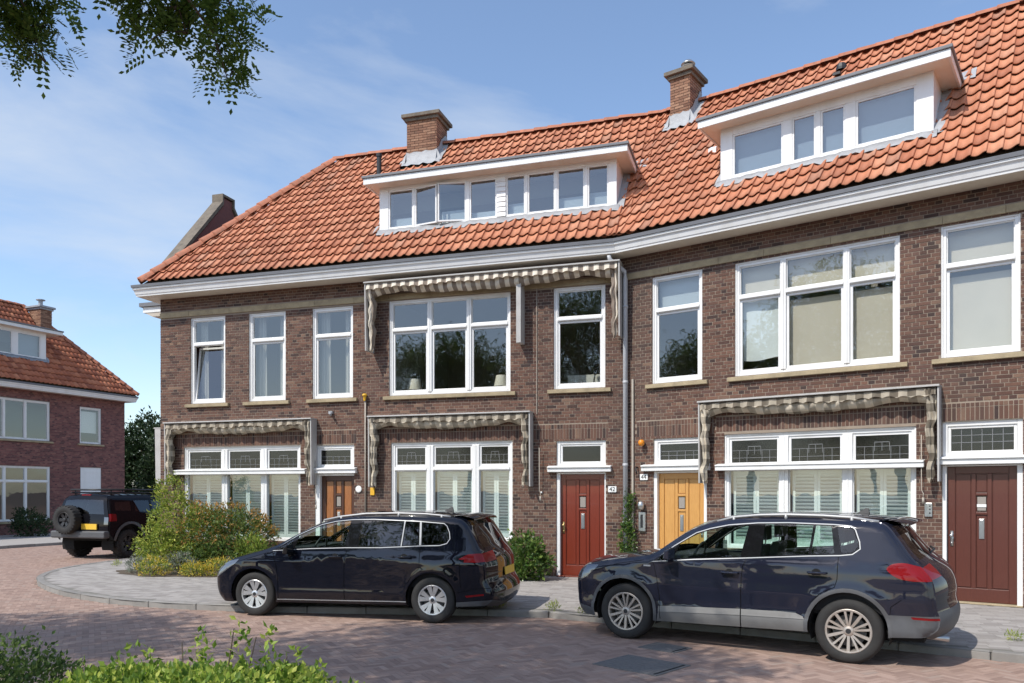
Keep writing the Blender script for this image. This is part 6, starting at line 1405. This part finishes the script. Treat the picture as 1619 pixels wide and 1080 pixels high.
# --- far off-roader -----------------------------------------------------------------------------
wbS = 2.69
dloS = [(.75, 1.22), (1.8, 1.24), (2.45, 1.26), (3.20, 1.30), (3.16, 1.56), (2.45, 1.60), (1.7, 1.61), (1.15, 1.58)]
bandb = lambda x: np.interp(x, [.40, 1.8, 2.45, 3.2], [1.21, 1.24, 1.26, 1.28]); bandt = lambda x: np.interp(x, [.40, .75, 1.7, 2.45, 3.16], [1.24, 1.58, 1.63, 1.63, 1.60])
suv = dict(name='parked_off_roader', cat='car', label='black off-road vehicle with a rear spare wheel and roof rack parked in the side street', rz=math.atan2(-.954, -.3), loc=(-11.55 + .3 * wbS, 22.28 + .954 * wbS, 0), style='suv', edge=(.07, .05), pow=2.4,
  outline=[(-.78, .55, .06), (-.84, .70, .07), (-.84, .95, .08), (-.80, 1.10, .07), (-.55, 1.16, .05), (.05, 1.18, .05), (.30, 1.21, .05), (.42, 1.38, .05), (.56, 1.60, .05), (.75, 1.70, .05), (1.8, 1.75, .05), (2.6, 1.75, .05), (3.12, 1.735, .05), (3.25, 1.64, .05), (3.32, 1.40, .05), (3.36, 1.15, .06), (3.38, .95, .06), (3.38, .72, .06), (3.36, .58, .05)],
  bottom=[(3.36, .58), (3.2, .50), (2.2, .46), (.5, .46), (-.5, .50), (-.78, .55)], hw=[(.4, .88), (.6, .93), (1.1, .945), (1.22, .92), (1.65, .78), (1.72, .72)], taper_f=(-.4, .06), taper_r=(3.0, .03), arches_bulge=[(0, .42, .52, .03), (wbS, .42, .52, .03)],
  regions=[('hole', arch_hole(0, .45, .50, .45), 0), ('hole', arch_hole(wbS, .45, .50, .45), 0), ('arch', arch_hole(0, .45, .57, .45), -.03), ('arch2', arch_hole(wbS, .45, .57, .45), -.03),
    ('pane_f', paneq(.60, 1.75, .82, 1.72, .03), .006), ('pane_r', paneq(1.83, 2.4, 1.80, 2.38, .03), .006), ('pane_q', paneq(2.55, 3.12, 2.52, 3.08, .05), .006), ('lamp', rounded([(3.14, 1.04), (3.42, 1.04), (3.42, 1.24), (3.14, 1.24)], .03), -.01),
    ('seam', strip_poly([(1.78, .5), (1.78, 1.22)], .01), .012), ('front_door', [(.7, .5), (.7, 1.2), (1.78, 1.22), (1.78, .5)], 0)],
  mats=dict(body='paint_blk2', front_door='paint_blk2', arch='clad', arch2='clad', seam='black', pane_f='privacy', pane_r='privacy', pane_q='privacy', lamp='redlens', windscreen='privacy', rear_window='privacy', bumper='clad', bumper2='clad', front_bumper='clad', rear_bumper='clad', mirror='dark', handle='dark', rail='dark', taillight='whitelens'),
  part_of=dict(), names=dict(pane_f='side_window', pane_r='side_window', pane_q='side_window', lamp='tail_light', arch='wheel_arch_trim', arch2='wheel_arch_trim', seam='door_gap'), sub=dict(), strip=[('front_bumper', 0, 1.2, 0, 1), ('windscreen', 6.3, 8.7, 0, .9), ('rear_window', 13.2, 14.7, 0, .86), ('taillight', 15.0, 15.9, .86, 1), ('rear_bumper', 17, 18, 0, 1)], strip_names={'taillight': 'tail_light'}, vlines=[.86, -.86],
  floor=.5, wb=wbS, arch_r=.51, wr=.40, ww=.9, wheel_y=.80, rim_r=.24, rim='dark', belt=1.24, cab=(.8, 3.0), seats=[(1.6, (-.4, .4)), (2.4, (-.4, .4))], mirror=(.85, 1.28), handles=[(1.65, 1.08)], bsplit=1.8, rail=None)
sv, WS, mS, bS = build_car(suv)
wheel(sv, 3.56, 0, .39, .21, 1, 'suv', 'dark', .39)
sp_ = [c for c in sv.children if c.name.startswith('wheel') and 'arch' not in c.name][-1]; sp_.name = 'spare_wheel'; sp_.location = (3.58, -.30, 1.08); sp_.rotation_euler = (0, 0, -math.pi / 2)
b = MB(); b.box(3.36, 3.56, -.93, .93, .58, .78); b.build('rear_bumper', M['clad'], sv, bevel=.04)
b = MB(); b.box(3.44, 3.47, .06, .58, .82, .97); b.build('number_plate', M['plate_y'], sv)
b = MB(); b.box(3.16, 3.24, -.16, .16, 1.70, 1.77); b.build('brake_light', M['redlens'], sv, bevel=.01)
b = MB()
for y in (-.62, .62): b.tube([(1.0, y, 1.90), (3.15, y, 1.90)], .028, 6); b.tube([(1.0, y, 1.82), (3.15, y, 1.82)], .022, 6); b.tube([(1.3, y, 1.72), (1.3, y, 1.90)], .02, 6); b.tube([(3.0, y, 1.70), (3.0, y, 1.90)], .02, 6)
for i in range(8): x = 1.08 + i * .285; b.tube([(x, -.62, 1.815), (x, .62, 1.815)], .018, 6)
b.tube([(3.15, -.62, 1.90), (3.15, .62, 1.90)], .028, 6); b.tube([(1.0, -.62, 1.90), (1.0, .62, 1.90)], .022, 6)
b.build('roof_rack', M['dark'], sv, True)
